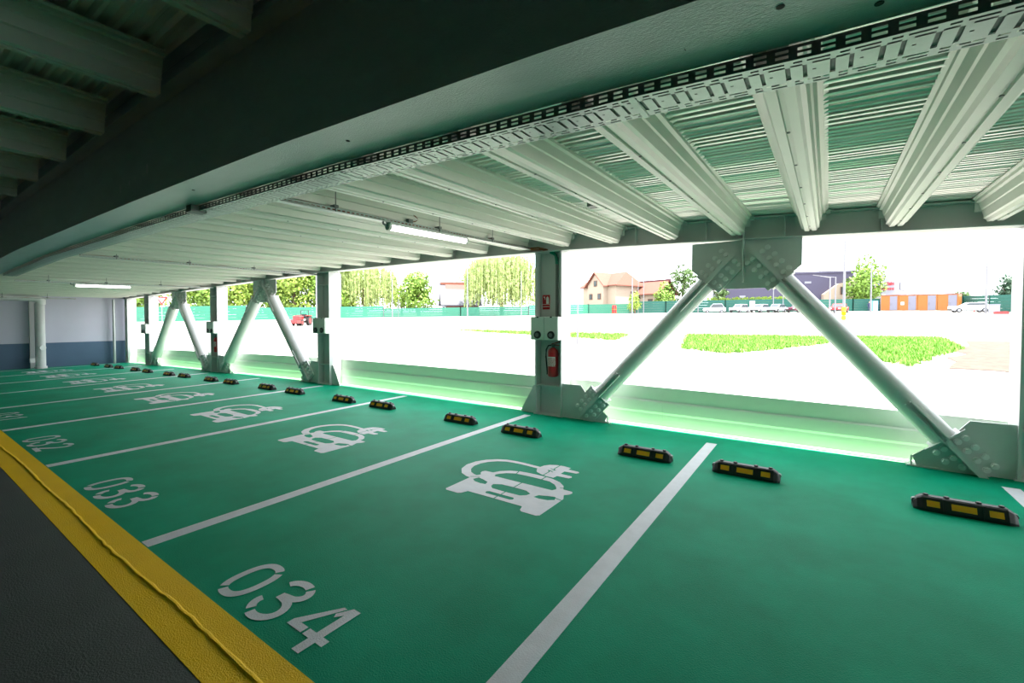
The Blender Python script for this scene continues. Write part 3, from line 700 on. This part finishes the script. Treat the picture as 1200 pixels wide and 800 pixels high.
# ------------------------------------------------------------------ outside: poles, lamps, sign
def pole(u, v, h, lab, r=.06, arms=(), base=None, name='lamp_post', cat='lamp post'):
    z = gz(u, v); t = thing(name, u, v, z, lab, cat, 'poles in the lot')
    q = MB(); q.tube([(u, v, z), (u, v, z + h)], [r * 1.2, r * .8], 8); q.build('pole', M['post'], t, smooth=True)
    for du, dz in arms:
        q = MB(); q.tube([(u, v, z + h - .1), (u + du, v, z + h + dz)], .05, 6); q.build('arm', M['post'], t)
        q = MB(); q.obox((u + du * 1.15, v, z + h + dz + .04), (1, 0, dz / du if du else 0), (0, 1, 0), (0, 0, 1), abs(du) * .5, .26, .09); q.build('lamp_head', M['post'], t)
    if base:
        for i in range(3):
            q = MB(); q.tube([(u, v, z + .05 + i * .42), (u, v, z + .40 + i * .42)], .19, 10); q.build('base_guard', M['amber'] if i != 1 else M['yellow'], t)
    return t
pole(-1.9, 53.1, 7.5, 'tall double armed lamp post with yellow guard at its foot', .10, [(1.5, .25), (-1.7, .45)], True)
pole(-18.0, 83.7, 8.4, 'tall single armed lamp post at the far right', .10, [(-1.1, .1)])
pole(-6.8, 92.4, 8.0, 'slim lamp post in front of the round tree', .10, [(-.5, .1)])
pole(-1.2, 80.0, 5.4, 'lamp post left of the double armed post, nearer of two', .09, [(1.5, .3)])
pole(-2.0, 86.2, 5.7, 'lamp post left of the double armed post, farther of two', .09, [(1.4, .1)])
pole(8.9, 18.1, 5.2, 'thin white pole just right of the extinguisher column', .035, name='thin_pole', cat='pole')
pole(18.7, 52.8, 5.0, 'white pole before the maroon roofed house', .08, name='thin_pole', cat='pole')
pole(29.9, 91.2, 7.4, 'white pole at the right end of the maroon roof', .09, name='thin_pole', cat='pole')
pole(31.3, 92.0, 7.0, 'white pole in front of the maroon roof middle', .07, name='thin_pole', cat='pole')
pole(20.5, 89.7, 6.1, 'white pole behind the nearest left brace leg', .07, name='thin_pole', cat='pole')
pole(20.2, 95.5, 5.3, 'white pole just inside the left brace leg', .08, name='thin_pole', cat='pole')
pole(7.2, 97.2, 5.9, 'white pole above the silver car', .08, name='thin_pole', cat='pole')
pole(5.6, 96.8, 5.0, 'white pole between silver and maroon cars', .07, name='thin_pole', cat='pole')
pole(53.4, 63.1, 10.6, 'tall white pole at the left edge of the right willow', .11, name='thin_pole', cat='pole')
pole(43.8, 66.5, 8.0, 'white pole in front of the right willow', .08, name='thin_pole', cat='pole')
pole(69.3, 59.1, 7.5, 'white pole at the right edge of the left willow', .10, name='thin_pole', cat='pole')
pole(77.7, 53.4, 8.6, 'white pole in front of the left willow', .10, name='thin_pole', cat='pole')
pole(72.5, 45.0, 9.5, 'white pole just left of the second full column', .12, name='thin_pole', cat='pole')
pole(69.0, 60.4, 3.6, 'short white post between left willow and round tree', .08, name='thin_pole', cat='pole')
u, v = 83.8, 26.2; z = gz(u, v)
t = thing('give_way_sign', u, v, z, 'red and white triangular give way sign on a white pole', 'sign')
q = MB(); q.tube([(u, v, z), (u, v, z + 3.2)], .07, 8); q.build('pole', M['post'], t)
def trip(s, dv):
    d = Vector((-.957, -.29, 0)); a = Vector((.29, -.957, 0))
    return [Vector((u, v, z + 3.55)) + d * dv + a * (s * x) + Vector((0, 0, s * y)) for x, y in ((-1, .58), (1, .58), (0, -1.15))]
q = MB(); q.loft([trip(.75, .10), trip(.75, .14)]); q.build('sign_plate', M['red'], t)
q = MB(); q.loft([trip(.42, .14), trip(.42, .16)]); q.build('sign_face', M['white'], t)

# ------------------------------------------------------------------ outside: trees
def tree(u, v, h, w, kind, lab, seed, n=1500, trunk=.25, name='tree', blobs=7, group='trees beyond the fence'):
    z = gz(u, v); rg = random.Random(seed)
    t = thing(name, u, v, z, lab, 'tree', group)
    q = MB(); q.tube([(u, v, z), (u + .1, v, z + h * .3), (u - .05, v + .05, z + h * .7)], [w * .035 + .08, w * .03 + .05, .04], 7)
    for k in range(4):
        a = k * 1.7 + seed; q.tube([(u, v, z + h * (.25 + .08 * k)), (u + math.cos(a) * w * .25, v + math.sin(a) * w * .25, z + h * (.45 + .09 * k))], [.08, .03], 5)
    q.build('trunk', M['bark'], t)
    b = MB(); cs = []
    for k in range(blobs):
        a = rg.uniform(0, 2 * PI); rr = rg.uniform(0, .28) * w; hh = rg.uniform(trunk + .15, .82)
        cs.append((u + math.cos(a) * rr, v + math.sin(a) * rr, z + h * hh, w * rg.uniform(.20, .30), h * rg.uniform(.13, .20)))
    cs.append((u, v, z + h * .80, w * .22, h * .20)); cs.append((u, v, z + h * (trunk + .28), w * .42, h * .26))
    for k in range(n):
        c = rg.choice(cs); d = Vector((rg.gauss(0, 1), rg.gauss(0, 1), rg.gauss(0, 1))).normalized(); f = rg.uniform(.75, 1.06)
        p = Vector((c[0] + d.x * c[3] * f, c[1] + d.y * c[3] * f, c[2] + d.z * c[4] * f))
        if p.z > z + h or p.z < z + .1: continue
        s = rg.uniform(.16, .34) * (.6 + w / 14)
        a = Vector((rg.gauss(0, 1), rg.gauss(0, 1), rg.gauss(0, 1))).normalized(); e = (a.cross(d + Vector((.01, .02, .03)))).normalized()
        b.add([p + a * s, p + e * s * .6, p - a * s, p - e * s * .6], [(0, 1, 2, 3)])
    tag(b.build('crown', M['leaf'][kind], t, fixn=False), kind='stuff')
def willow(u, v, h, w, lab, seed, n=420):
    z = gz(u, v); rg = random.Random(seed)
    t = thing('willow', u, v, z, lab, 'tree', 'weeping willows')
    q = MB(); q.tube([(u, v, z), (u + .2, v, z + h * .35), (u, v, z + h * .8)], [.5, .4, .15], 8)
    for k in range(7):
        a = k * .9; q.tube([(u, v, z + h * .4), (u + math.cos(a) * w * .25, v + math.sin(a) * w * .25, z + h * .75), (u + math.cos(a) * w * .4, v + math.sin(a) * w * .4, z + h * .72)], [.16, .08, .03], 5)
    q.build('trunk', M['bark'], t)
    b = MB()
    for k in range(n):
        a = rg.uniform(0, 2 * PI); r = math.sqrt(rg.uniform(.02, 1)); x, y = u + math.cos(a) * r * w / 2, v + math.sin(a) * r * w / 2
        top = z + h * (.62 + .38 * math.sqrt(max(0, 1 - r * r))) * rg.uniform(.86, 1.0); L = rg.uniform(.35, .85) * (top - z); zz = top
        dx, dy = math.cos(a), math.sin(a); step = .42; ph = rg.uniform(0, 6)
        while zz > top - L and zz > z + .6:
            s = rg.uniform(.12, .26); al = rg.uniform(0, PI); ex, ey = math.cos(al) * s, math.sin(al) * s
            px, py = x + dx * .10 * math.sin((top - zz) * .8 + ph), y + dy * .10 * math.sin((top - zz) * .8 + ph)
            b.add([(px - ex, py - ey, zz), (px, py, zz + step * .3), (px + ex, py + ey, zz - .1), (px, py, zz - step * 1.1)], [(0, 1, 2, 3)])
            zz -= step * rg.uniform(.7, 1.2)
    tag(b.build('crown', M['leaf'][3], t, fixn=False), kind='stuff')
willow(83.6, 63.6, 12.4, 14.5, 'pale weeping willow right of the second full column', 11, 480)
willow(53.6, 74.2, 13.4, 15.5, 'large pale weeping willow left of the extinguisher column', 12, 620)
tree(69.8, 66.6, 9.6, 9.6, 1, 'round bright green tree between the two willows', 21, 3000, .12, blobs=11)
tree(75.2, 66.8, 6.8, 4.8, 0, 'smaller yellow green tree right of the left willow', 22, 800)
tree(72.0, 86, 11.0, 8.0, 1, 'pale tree rising behind the red roofed house', 23, 900)
LT = [(117.5, 32.5, 15, 12), (107, 36.5, 15, 11.5), (102, 39.5, 15.5, 11), (96.5, 43, 15, 11.5), (91, 46.5, 16, 11), (86.5, 49, 15.5, 11), (83.5, 52.5, 15.5, 10.5), (86, 59, 13.5, 8.5)]
LTL = ['seen between end wall and farthest column', 'behind the give way sign', 'in the farthest brace opening, left', 'in the farthest brace opening, right', 'behind the third full column',
       'inside the middle brace pair', 'right of the middle brace pair', 'just left of the second full column']
for i, (u, v, h, w) in enumerate(LT): tree(u, v, h, w, 0 if i % 2 else 1, 'bright yellow green tree ' + LTL[i], 30 + i, 4200, .02, blobs=16)
tree(31.0, 89.2, 4.6, 3.4, 0, 'small light green tree before the maroon roofed house', 41, 700, .1)
tree(27.6, 98.2, 6.8, 5.8, 1, 'bushy green tree right of the maroon roofed house', 42, 1100, .1)
tree(25.0, 103.5, 11.0, 9.5, 2, 'dark loose tree behind the left brace leg', 43, 1200, .15)
tree(17.2, 101.2, 5.4, 5.2, 2, 'green bush left of the violet warehouse', 44, 900, .08)
tree(-7.2, 110.4, 11.0, 7.6, 1, 'round light green tree right of the violet warehouse', 45, 2600, .12, blobs=10)
tree(-23.2, 97.5, 5.6, 4.2, 4, 'dark spiky tree at the far right edge', 46, 1100, .1)
tree(-24.6, 101, 4.4, 4.4, 2, 'green bush beside the dark tree at far right', 47, 900, .05)
tree(-20.4, 109, 3.6, 5.0, 2, 'low green bush above the far right fence', 48, 900, .02)
b = MB(); rg = random.Random(9)
for k in range(900):
    f = rg.random(); u = 19 - 14 * f; v = 98.3 + (19 - u) * .13; z = gz(u, v) + rg.uniform(1.4, 2.95); s = rg.uniform(.12, .28); a = rg.uniform(0, PI)
    b.add([(u - s * math.cos(a), v + rg.uniform(.2, .6), z), (u, v + .3, z + s), (u + s, v + .4, z - s * .3), (u, v + .5, z - s)], [(0, 1, 2, 3)])
tag(b.build('hedge', M['leaf'][0], fixn=False), 'yellow green hedge topping the fence behind the parked cars', 'hedge')

# ------------------------------------------------------------------ outside: buildings
def basis(u, v, a):
    ca, sa = math.cos(a), math.sin(a); z = gz(u, v)
    return lambda x, y, h: (u + x * ca - y * sa, v + x * sa + y * ca, z + h)
def pbox(q, P, x0, x1, y0, y1, z0, z1):
    q.add([P(x, y, z) for z in (z0, z1) for y in (y0, y1) for x in (x0, x1)], [(0, 2, 3, 1), (4, 5, 7, 6), (0, 1, 5, 4), (2, 6, 7, 3), (0, 4, 6, 2), (1, 3, 7, 5)])
def window(P, t, x, z, w, h, y, frame='wood'):
    q = MB(); pbox(q, P, x - w / 2 - .12, x + w / 2 + .12, y - .10, y, z - .12, z + h + .12); f = q.build('window', M[frame], t)
    q = MB(); pbox(q, P, x - w / 2, x + w / 2, y - .14, y - .09, z, z + h); q.build('pane', M['glass'], f)
def roofslab(q, P, a, b_, c, d, th=.22):
    q.loft([[P(*p) for p in (a, b_, c, d)], [P(p[0], p[1], p[2] + th) for p in (a, b_, c, d)]])
# cream gabled house
t = thing('cream_house', 40.2, 95, gz(40.2, 95), 'cream house with pinkish tiled roof and front gable behind the fence', 'house')
P = basis(42.2, 97, .40)
q = MB(); pbox(q, P, -5.2, 5.6, 0, 8, 0, 6.3); q.build('wall', M['cream'], t)
q = MB(); q.loft([[P(x, -1.2, z) for x, z in ((-2.6, 0), (2.6, 0), (2.6, 6.3), (0, 9.0), (-2.6, 6.3))], [P(x, 3, z) for x, z in ((-2.6, 0), (2.6, 0), (2.6, 6.3), (0, 9.0), (-2.6, 6.3))]]); q.build('gable', M['cream'], t)
q = MB(); roofslab(q, P, (-6, -.6, 6.0), (6.3, -.6, 6.0), (5.2, 4, 9.2), (-4.6, 4, 9.2)); roofslab(q, P, (-6, 8.6, 6.0), (6.3, 8.6, 6.0), (5.2, 4, 9.2), (-4.6, 4, 9.2)); q.loft([[P(6.3, -.6, 6.0), P(6.3, 8.6, 6.0), P(5.2, 4, 9.2)], [P(6.3, -.6, 6.2), P(6.3, 8.6, 6.2), P(5.2, 4, 9.4)]]); q.loft([[P(-6, -.6, 6.0), P(-6, 8.6, 6.0), P(-4.6, 4, 9.2)], [P(-6, -.6, 6.2), P(-6, 8.6, 6.2), P(-4.6, 4, 9.4)]]); q.build('roof', M['roof1'], t)
q = MB(); roofslab(q, P, (-3.2, -1.8, 5.9), (0, -1.8, 9.2), (0, 4, 9.2), (-3.2, 3.4, 5.9)); roofslab(q, P, (3.2, -1.8, 5.9), (0, -1.8, 9.2), (0, 4, 9.2), (3.2, 3.4, 5.9)); q.build('gable_roof', M['roof1'], t)
for x, z in ((-1.3, 3.2), (1.5, 3.2), (0, 6.2)): window(P, t, x, z, .8, 1.1, -1.2)
# maroon roofed house
t = thing('maroon_house', 34, 101, gz(34, 101), 'low house with wide maroon roof and dark timber porch', 'house')
P = basis(34.0, 100.5, .30)
q = MB(); pbox(q, P, -4.8, 5.2, 0, 7, 0, 4.2); q.build('wall', M['cream'], t)
q = MB(); roofslab(q, P, (-5.6, -.8, 3.9), (6.0, -.8, 3.9), (6.0, 3.5, 7.1), (-5.6, 3.5, 7.1)); roofslab(q, P, (-5.6, 7.8, 3.9), (6.0, 7.8, 3.9), (6.0, 3.5, 7.1), (-5.6, 3.5, 7.1)); q.build('roof', M['roof1'], t)
q = MB(); pbox(q, P, -5.7, 6.1, 3.2, 3.8, 6.9, 7.45); q.build('ridge', M['roof2'], t)
q = MB(); roofslab(q, P, (-.4, -1.6, 3.2), (2.2, -1.6, 5.6), (2.2, 2.6, 5.6), (-.4, 1, 3.2)); roofslab(q, P, (4.8, -1.6, 3.2), (2.2, -1.6, 5.6), (2.2, 2.6, 5.6), (4.8, 1, 3.2)); q.build('porch_roof', M['roof2'], t)
q = MB(); q.loft([[P(x, -1.2, z) for x, z in ((0, 3.3), (4.4, 3.3), (2.2, 5.4))], [P(x, -1.1, z) for x, z in ((0, 3.3), (4.4, 3.3), (2.2, 5.4))]]); q.build('porch_gable', M['cream'], t)
for x in (0, 1.4, 3.0, 4.4):
    q = MB(); pbox(q, P, x - .1, x + .1, -1.3, -1.1, 0, 3.4); q.build('porch_post', M['wood'], t)
for x in (-3, .8, 2.6): window(P, t, x, 1.5, 1.0, 1.4, 0)
# red roofed house between willows
t = thing('red_roof_house', 67, 75, gz(67, 75), 'pinkish house with steep red edged roof between tree and willow', 'house')
P = basis(68.7, 73.3, .70)
q = MB(); q.loft([[P(x, y, z) for x, z in ((-4.5, 0), (4.5, 0), (4.5, 2.4), (2.2, 6.6), (-1.5, 6.9), (-4.5, 2.4))] for y in (0, 7)]); q.build('wall', M['brick'], t)
q = MB(); roofslab(q, P, (5.0, -.8, 2.2), (2.2, -.8, 6.8), (2.2, 7.5, 6.8), (5.0, 7.5, 2.2)); roofslab(q, P, (-5.2, -1.4, 2.0), (-1.2, -1.4, 6.8), (-1.2, 7.5, 6.8), (-5.2, 7.5, 2.0)); q.build('roof', M['slate'], t)
q = MB(); pbox(q, P, -1.6, 2.6, -1.0, 7.5, 6.7, 7.3); pbox(q, P, 2.2, 2.9, -.9, 7.5, 6.2, 7.0); q.build('ridge', M['roof1'], t)
q = MB(); pbox(q, P, -4.6, 4.6, -.25, -.05, 1.9, 2.5); q.build('balcony', M['whiteb'], t)
for x in (-2.4, .2, 2.6): window(P, t, x, 3.0 if x == .2 else .7, 1.0, 1.2, 0)
# violet warehouse
t = thing('violet_warehouse', 5.5, 110, gz(5.5, 110), 'long slate violet warehouse behind the parked cars', 'building')
P = basis(6.0, 113, -.293)
q = MB(); pbox(q, P, -12.2, 12.6, 0, 18, 0, 7.9); q.build('wall', M['blueb'], t)
q = MB(); pbox(q, P, -12.4, 12.8, -.2, 18.2, 7.9, 8.3); q.build('parapet', M['blueb'], t)
q = MB(); q.loft([[P(x, y, z) for x, z in ((-12.6, 0), (-6.5, 0), (-6.5, 3.4), (-9.2, 5.6), (-12.6, 6.2))] for y in (-1.5, -.05)]); q.build('pale_annex', M['cream'], t)
for x in (-8.4, -9.8, -11.2): window(P, t, x, .8, .55, 1.3, -1.5); 
for x in (-9.8, -11.2): window(P, t, x, 3.4, .55, 1.4, -1.5)
for x, z in ((-4, 5.8), (1, 5.6), (6, 6.0), (8.5, 3.0), (-1, 3.2)):
    q = MB(); pbox(q, P, x - .6, x + .6, -.12, 0, z, z + .45); f = q.build('window', M['whiteb'], t)
# white building with red lettering
t = thing('white_building', -12, 113, gz(-12, 113), 'pale flat roofed building with small red lettering behind the orange cabins', 'building')
P = basis(-12.9, 116, -.42)
q = MB(); q.add([P(x, y, z) for z in (0, 7.0) for x, y in ((0, 0), (4.6, 0), (4.6, 10), (-6.0, 8))], [(0, 1, 2, 3), (4, 7, 6, 5), (0, 4, 5, 1), (1, 5, 6, 2), (2, 6, 7, 3), (3, 7, 4, 0)]); q.build('wall', M['whiteb'], t)
for zz in (1.6, 4.1):
    q = MB(); a, c = (-.25, .25), (-4.6, 6.05); q.add([P(a[0], a[1], zz), P(c[0], c[1], zz), P(c[0], c[1], zz + 1.3), P(a[0], a[1], zz + 1.5), P(a[0] - .06, a[1] - .08, zz), P(c[0] - .06, c[1] - .08, zz), P(c[0] - .06, c[1] - .08, zz + 1.3), P(a[0] - .06, a[1] - .08, zz + 1.5)], [(0, 1, 2, 3), (4, 7, 6, 5), (0, 4, 5, 1), (1, 5, 6, 2), (2, 6, 7, 3), (3, 7, 4, 0)]); q.build('window_band', M['greydoor'], t)
rg = random.Random(4)
for row, (z, h, x0, x1) in enumerate(((4.9, .75, 1.0, 2.2), (3.95, .6, 1.0, 4.4))):
    x = x0
    while x < x1:
        w = rg.uniform(.10, .20); q = MB(); pbox(q, P, x, x + .07, -.08, 0, z, z + h * rg.uniform(.7, 1)); pbox(q, P, x, x + w, -.08, 0, z + h * rg.choice((0, .4, .6)), z + h * rg.choice((.65, .72))); q.build('letter', M['red'], t); x += w + .10
# orange cabins: four units in a row
A, B_ = Vector((-9.1, 104.6, 0)), Vector((-18.6, 101.1, 0))
d = (B_ - A) / 4
for i in range(4):
    p = A + d * i; z = gz(p.x, p.y)
    lab = 'orange site cabin with grey door, %s from the left in the row of four' % ordinal(i + 1)
    t = thing('site_cabin', p.x, p.y, z, lab, 'cabin', 'orange site cabins')
    P = basis(p.x, p.y, math.atan2(-d.y, -d.x) + PI); P = (lambda p=p, z=z, dd=d.normalized(), nn=Vector((-d.normalized().y, d.normalized().x, 0)): (lambda x, y, h: (p.x + dd.x * x - nn.x * y, p.y + dd.y * x - nn.y * y, z + h)))()
    L = d.length; hgt = 2.75
    q = MB(); pbox(q, P, .02, L - .02, 0, 2.3, .12, hgt); q.build('shell', M['orange'], t)
    q = MB(); pbox(q, P, .0, L, -.04, 2.32, hgt, hgt + .14); q.build('roof', M['brick'], t)
    q = MB(); pbox(q, P, L * .52, L * .92, -.05, 0, .16, hgt - .12); dd_ = q.build('door', M['greydoor'], t)
    q = MB(); pbox(q, P, L * .56, L * .58, -.12, -.05, 1.1, 1.5); q.build('door_bar', M['post'], dd_)
    if i == 1:
        q = MB(); pbox(q, P, L * .12, L * .3, -.05, 0, 1.1, 1.6); q.build('notice', M['white'], t)

# ------------------------------------------------------------------ outside: vehicles, small things, person
def vehicle(u, v, a, m, lab, L=4.2, hh=1.5, van=False):
    z = gz(u, v); P = basis(u, v, a)
    t = thing('parked_car', u, v, z, lab, 'car', 'parked cars')
    W2 = .86
    side = [(-L / 2, .32), (L / 2, .32), (L / 2, .78), (L / 2 - .15, .92), (L * .22, 1.0), (L * .06, hh), (-L * .34, hh), (-L * .46, 1.02), (-L / 2, .95)] if not van else [(-L / 2, .3), (L / 2, .3), (L / 2, 1.0), (L * .36, 1.2), (L * .26, hh), (-L / 2 + .05, hh)]
    def sect(y, s): return [P(x * (1 if zz < 1.0 else .98), y * (1 if zz < .98 else s), zz) for x, zz in side]
    q = MB(); q.loft([sect(-W2, .84), sect(-W2 * .6, 1), sect(W2 * .6, 1), sect(W2, .84)]); q.build('body', m, t)
    q = MB()
    pts = [(L * .185, 1.02), (L * .06, hh - .08), (-L * .33, hh - .08), (-L * .43, 1.04)]
    q.loft([[P(x, y, zz) for x, zz in pts] for y in (-W2 * .90, W2 * .90)]); q.build('side_glass', M['glass'], t)
    q = MB(); q.loft([[P(x, y, zz) for x, zz in ((L * .215, 1.0), (L * .07, hh - .05), (L * .09, hh - .05), (L * .235, 1.0))] for y in (-.62, .62)]); q.build('windscreen', M['glass'], t)
    for x in (-L * .32, L * .32):
        for y in (-W2, W2):
            q = MB(); q.tube([P(x, y - .09, .31), P(x, y + .09, .31)], .31, 14); w = q.build('wheel', M['rubber'], t)
            q = MB(); q.tube([P(x, y - .10, .31), P(x, y + .10, .31)], .17, 10); q.build('hub', M['cars'], w)
    for y in (-.6, .6):
        q = MB(); pbox(q, P, L / 2 - .08, L / 2 + .03, y - .16, y + .16, .62, .78); q.build('headlamp', M['white'], t)
        q = MB(); pbox(q, P, -L / 2 - .03, -L / 2 + .08, y - .14, y + .14, .74, .94); q.build('tail_lamp', M['red'], t)
    q = MB(); pbox(q, P, L / 2 - .05, L / 2 + .05, -.75, .75, .3, .5); q.build('bumper', M['black'], t)
    return t
vehicle(16.8, 93.3, -.25, M['carw'], 'white car nearest to the left brace leg', 3.9, 1.75)
vehicle(12.6, 94.8, -1.15, M['carw'], 'white car, second of the parked row from the left', 4.0, 1.6)
vehicle(9.2, 95.4, -1.15, M['carw'], 'white car beside the white panel in the parked row', 4.0, 1.55)
vehicle(6.5, 95.0, -1.2, M['cars'], 'silver car fourth in the parked row', 4.1, 1.55)
vehicle(3.1, 94.4, -1.0, M['carm'], 'dark maroon car at the right of the parked row', 4.2, 1.5)
vehicle(-2.5, 88.5, -1.3, M['carr'], 'red car half hidden behind the double armed lamp post', 4.0, 1.5)
vehicle(-17.8, 90.6, -.1, M['carw'], 'white car at the far right beside the red barrier', 4.2, 1.4)
u, v = 10.7, 97.3; z = gz(u, v); q = MB(); q.box(u - .45, u + .45, v, v + .08, z + .1, z + 2.2); q.box(u - .40, u - .34, v, v + .08, z, z + .2); q.box(u + .34, u + .40, v, v + .08, z, z + .2)
tag(q.build('notice_board', M['white']), 'upright white board between two white parked cars', 'board')
u, v = 34.8, 87.6; z = gz(u, v); t = thing('orange_barrel', u, v, z, 'orange barrel before the turquoise fence below the cream house', 'barrel')
q = MB(); q.tube([(u, v, z), (u, v, z + .15)], .62, 14); q.build('base', M['orange'], t)
q = MB(); q.tube([(u, v, z + .15), (u, v, z + .6), (u, v, z + .62), (u, v, z + 1.2), (u, v, z + 1.22), (u, v, z + 1.75)], [.46, .46, .50, .50, .45, .42], 14); q.build('drum', M['carr'], t)
q = MB(); q.tube([(u, v, z + .8), (u, v, z + 1.0)], .51, 14); q.build('band', M['orange'], t)
u, v = -19.3, 93.0; z = gz(u, v); t = thing('road_barrier', u, v, z, 'red and white road barrier at the far right', 'barrier')
for i in range(3):
    q = MB(); q.box(u - .55, u + .55, v, v + .05, z + .25 + i * .25, z + .42 + i * .25); q.build('rail', M['red'] if i != 1 else M['white'], t)
for s in (-.5, .5):
    q = MB(); q.box(u + s - .04, u + s + .04, v + .05, v + .1, z, z + .95); q.build('leg', M['red'], t)
u, v = -18.6, 82.8; z = gz(u, v); q = MB(); q.box(u - .48, u + .48, v, v + .5, z, z + 1.12); q.box(u - .52, u + .52, v - .03, v + .53, z + 1.12, z + 1.2)
tag(q.build('utility_cabinet', M['whiteb']), 'pale utility cabinet at the foot of the far right lamp post', 'cabinet')
u, v = -18.2, 78.4; z = gz(u, v); q = MB(); q.box(u - .65, u + .65, v, v + .3, z, z + .3); q.box(u - .5, u + .5, v - .02, v + .32, z + .3, z + .34)
tag(q.build('kerb_block', M['carr']), 'low red block on the ground at far right', 'block')
u, v = -8.25, 104.6; z = gz(u, v); q = MB(); q.box(u - .5, u + .5, v, v + .8, z, z + 1.9)
o = q.build('portable_toilet', mat('sky_blue_plastic', (.12, .40, .60), .5)); tag(o, 'sky blue and white booth left of the orange cabins', 'booth')
q = MB(); q.box(u - .42, u + .2, v - .03, v, z + .1, z + 1.8); q.build('door', M['white'], o)
# person in dark clothes: one skinned body
u, v = -7.4, 103.2; z = gz(u, v)
t = thing('person', u, v, z, 'person in dark clothes standing left of the blue booth', 'person')
J = [(0, 0, .92), (0, 0, 1.15), (0, 0, 1.42), (0, 0, 1.53), (.10, 0, .88), (.12, -.03, .48), (.13, 0, .06), (.13, -.14, .03), (-.10, 0, .88), (-.13, .03, .48), (-.14, .05, .06), (-.14, -.09, .03),
     (.19, 0, 1.40), (.25, .02, 1.12), (.24, -.08, .88), (-.19, 0, 1.40), (-.26, .02, 1.12), (-.25, -.08, .88)]
EG = [(0, 1), (1, 2), (2, 3), (0, 4), (4, 5), (5, 6), (6, 7), (0, 8), (8, 9), (9, 10), (10, 11), (2, 12), (12, 13), (13, 14), (2, 15), (15, 16), (16, 17)]
RD = [.15, .14, .15, .06, .10, .07, .05, .045, .10, .07, .05, .045, .07, .05, .035, .07, .05, .035]
me = bpy.data.meshes.new('body'); me.from_pydata([(-x, y, zz) for x, y, zz in J], EG, []); me.materials.append(M['navy'])
o = bpy.data.objects.new('body', me); C.objects.link(o); o.parent = t
sm = o.modifiers.new('skin', 'SKIN')
for i, r_ in enumerate(RD): me.skin_vertices[0].data[i].radius = (r_, r_)
me.skin_vertices[0].data[0].use_root = True
o.modifiers.new('smooth', 'SUBSURF').levels = 1
q = MB(); q.tube([(u, v, z + 1.52), (u, v, z + 1.56), (u, v - .01, z + 1.62), (u, v - .01, z + 1.70), (u, v, z + 1.76)], [.05, .075, .09, .09, .04], 12); hd = q.build('head', M['skin'], t, smooth=True)
q = MB(); q.tube([(u, v + .02, z + 1.66), (u, v + .02, z + 1.74), (u, v + .01, z + 1.79)], [.10, .098, .04], 12); q.build('hair', M['bark'], hd, smooth=True)
# red tractor with roll frame
u, v = 45.9, 26.6; z = gz(u, v); P = basis(u, v, .95)
t = thing('tractor', u, v, z, 'small red tractor with roll frame in the middle brace opening', 'tractor')
q = MB(); pbox(q, P, -1.1, .1, -.32, .32, .5, 1.05); q.build('hood', M['carr'], t, bevel=.06)
q = MB(); pbox(q, P, -.9, 1.2, -.22, .22, .3, .55); q.build('chassis', M['dkzinc'], t)
q = MB(); pbox(q, P, .45, .95, -.25, .25, .75, .85); pbox(q, P, .9, 1.0, -.25, .25, .8, 1.25); q.build('seat', M['black'], t)
q = MB(); q.tube([P(1.05, -.42, .5), P(1.05, -.42, 1.65), P(1.05, .42, 1.65), P(1.05, .42, .5)], .045, 8); q.build('roll_frame', M['black'], t)
q = MB(); q.tube([P(.15, 0, 1.0), P(.35, 0, 1.25)], .03, 6); q.build('steering_column', M['black'], t)
for x, r_, y in ((.85, .55, .55), (-.8, .34, .45)):
    for s in (-1, 1):
        q = MB(); q.tube([P(x, s * y - .13, r_), P(x, s * y + .13, r_)], r_, 18); w = q.build('wheel', M['rubber'], t)
        q = MB(); q.tube([P(x, s * y - .14, r_), P(x, s * y + .14, r_)], r_ * .55, 12); q.build('hub', M['carr'], w)
for s in (-.55, .55):
    q = MB(); pbox(q, P, .3, 1.3, s - .15, s + .15, 1.05, 1.12); q.build('mudguard', M['carr'], t)
q = MB(); pbox(q, P, -2.2, -1.2, -.6, .6, .25, .55); q.tube([P(-1.2, 0, .45), P(-.8, 0, .5)], .05, 6); q.build('mower_deck', M['carr'], t, bevel=.05)
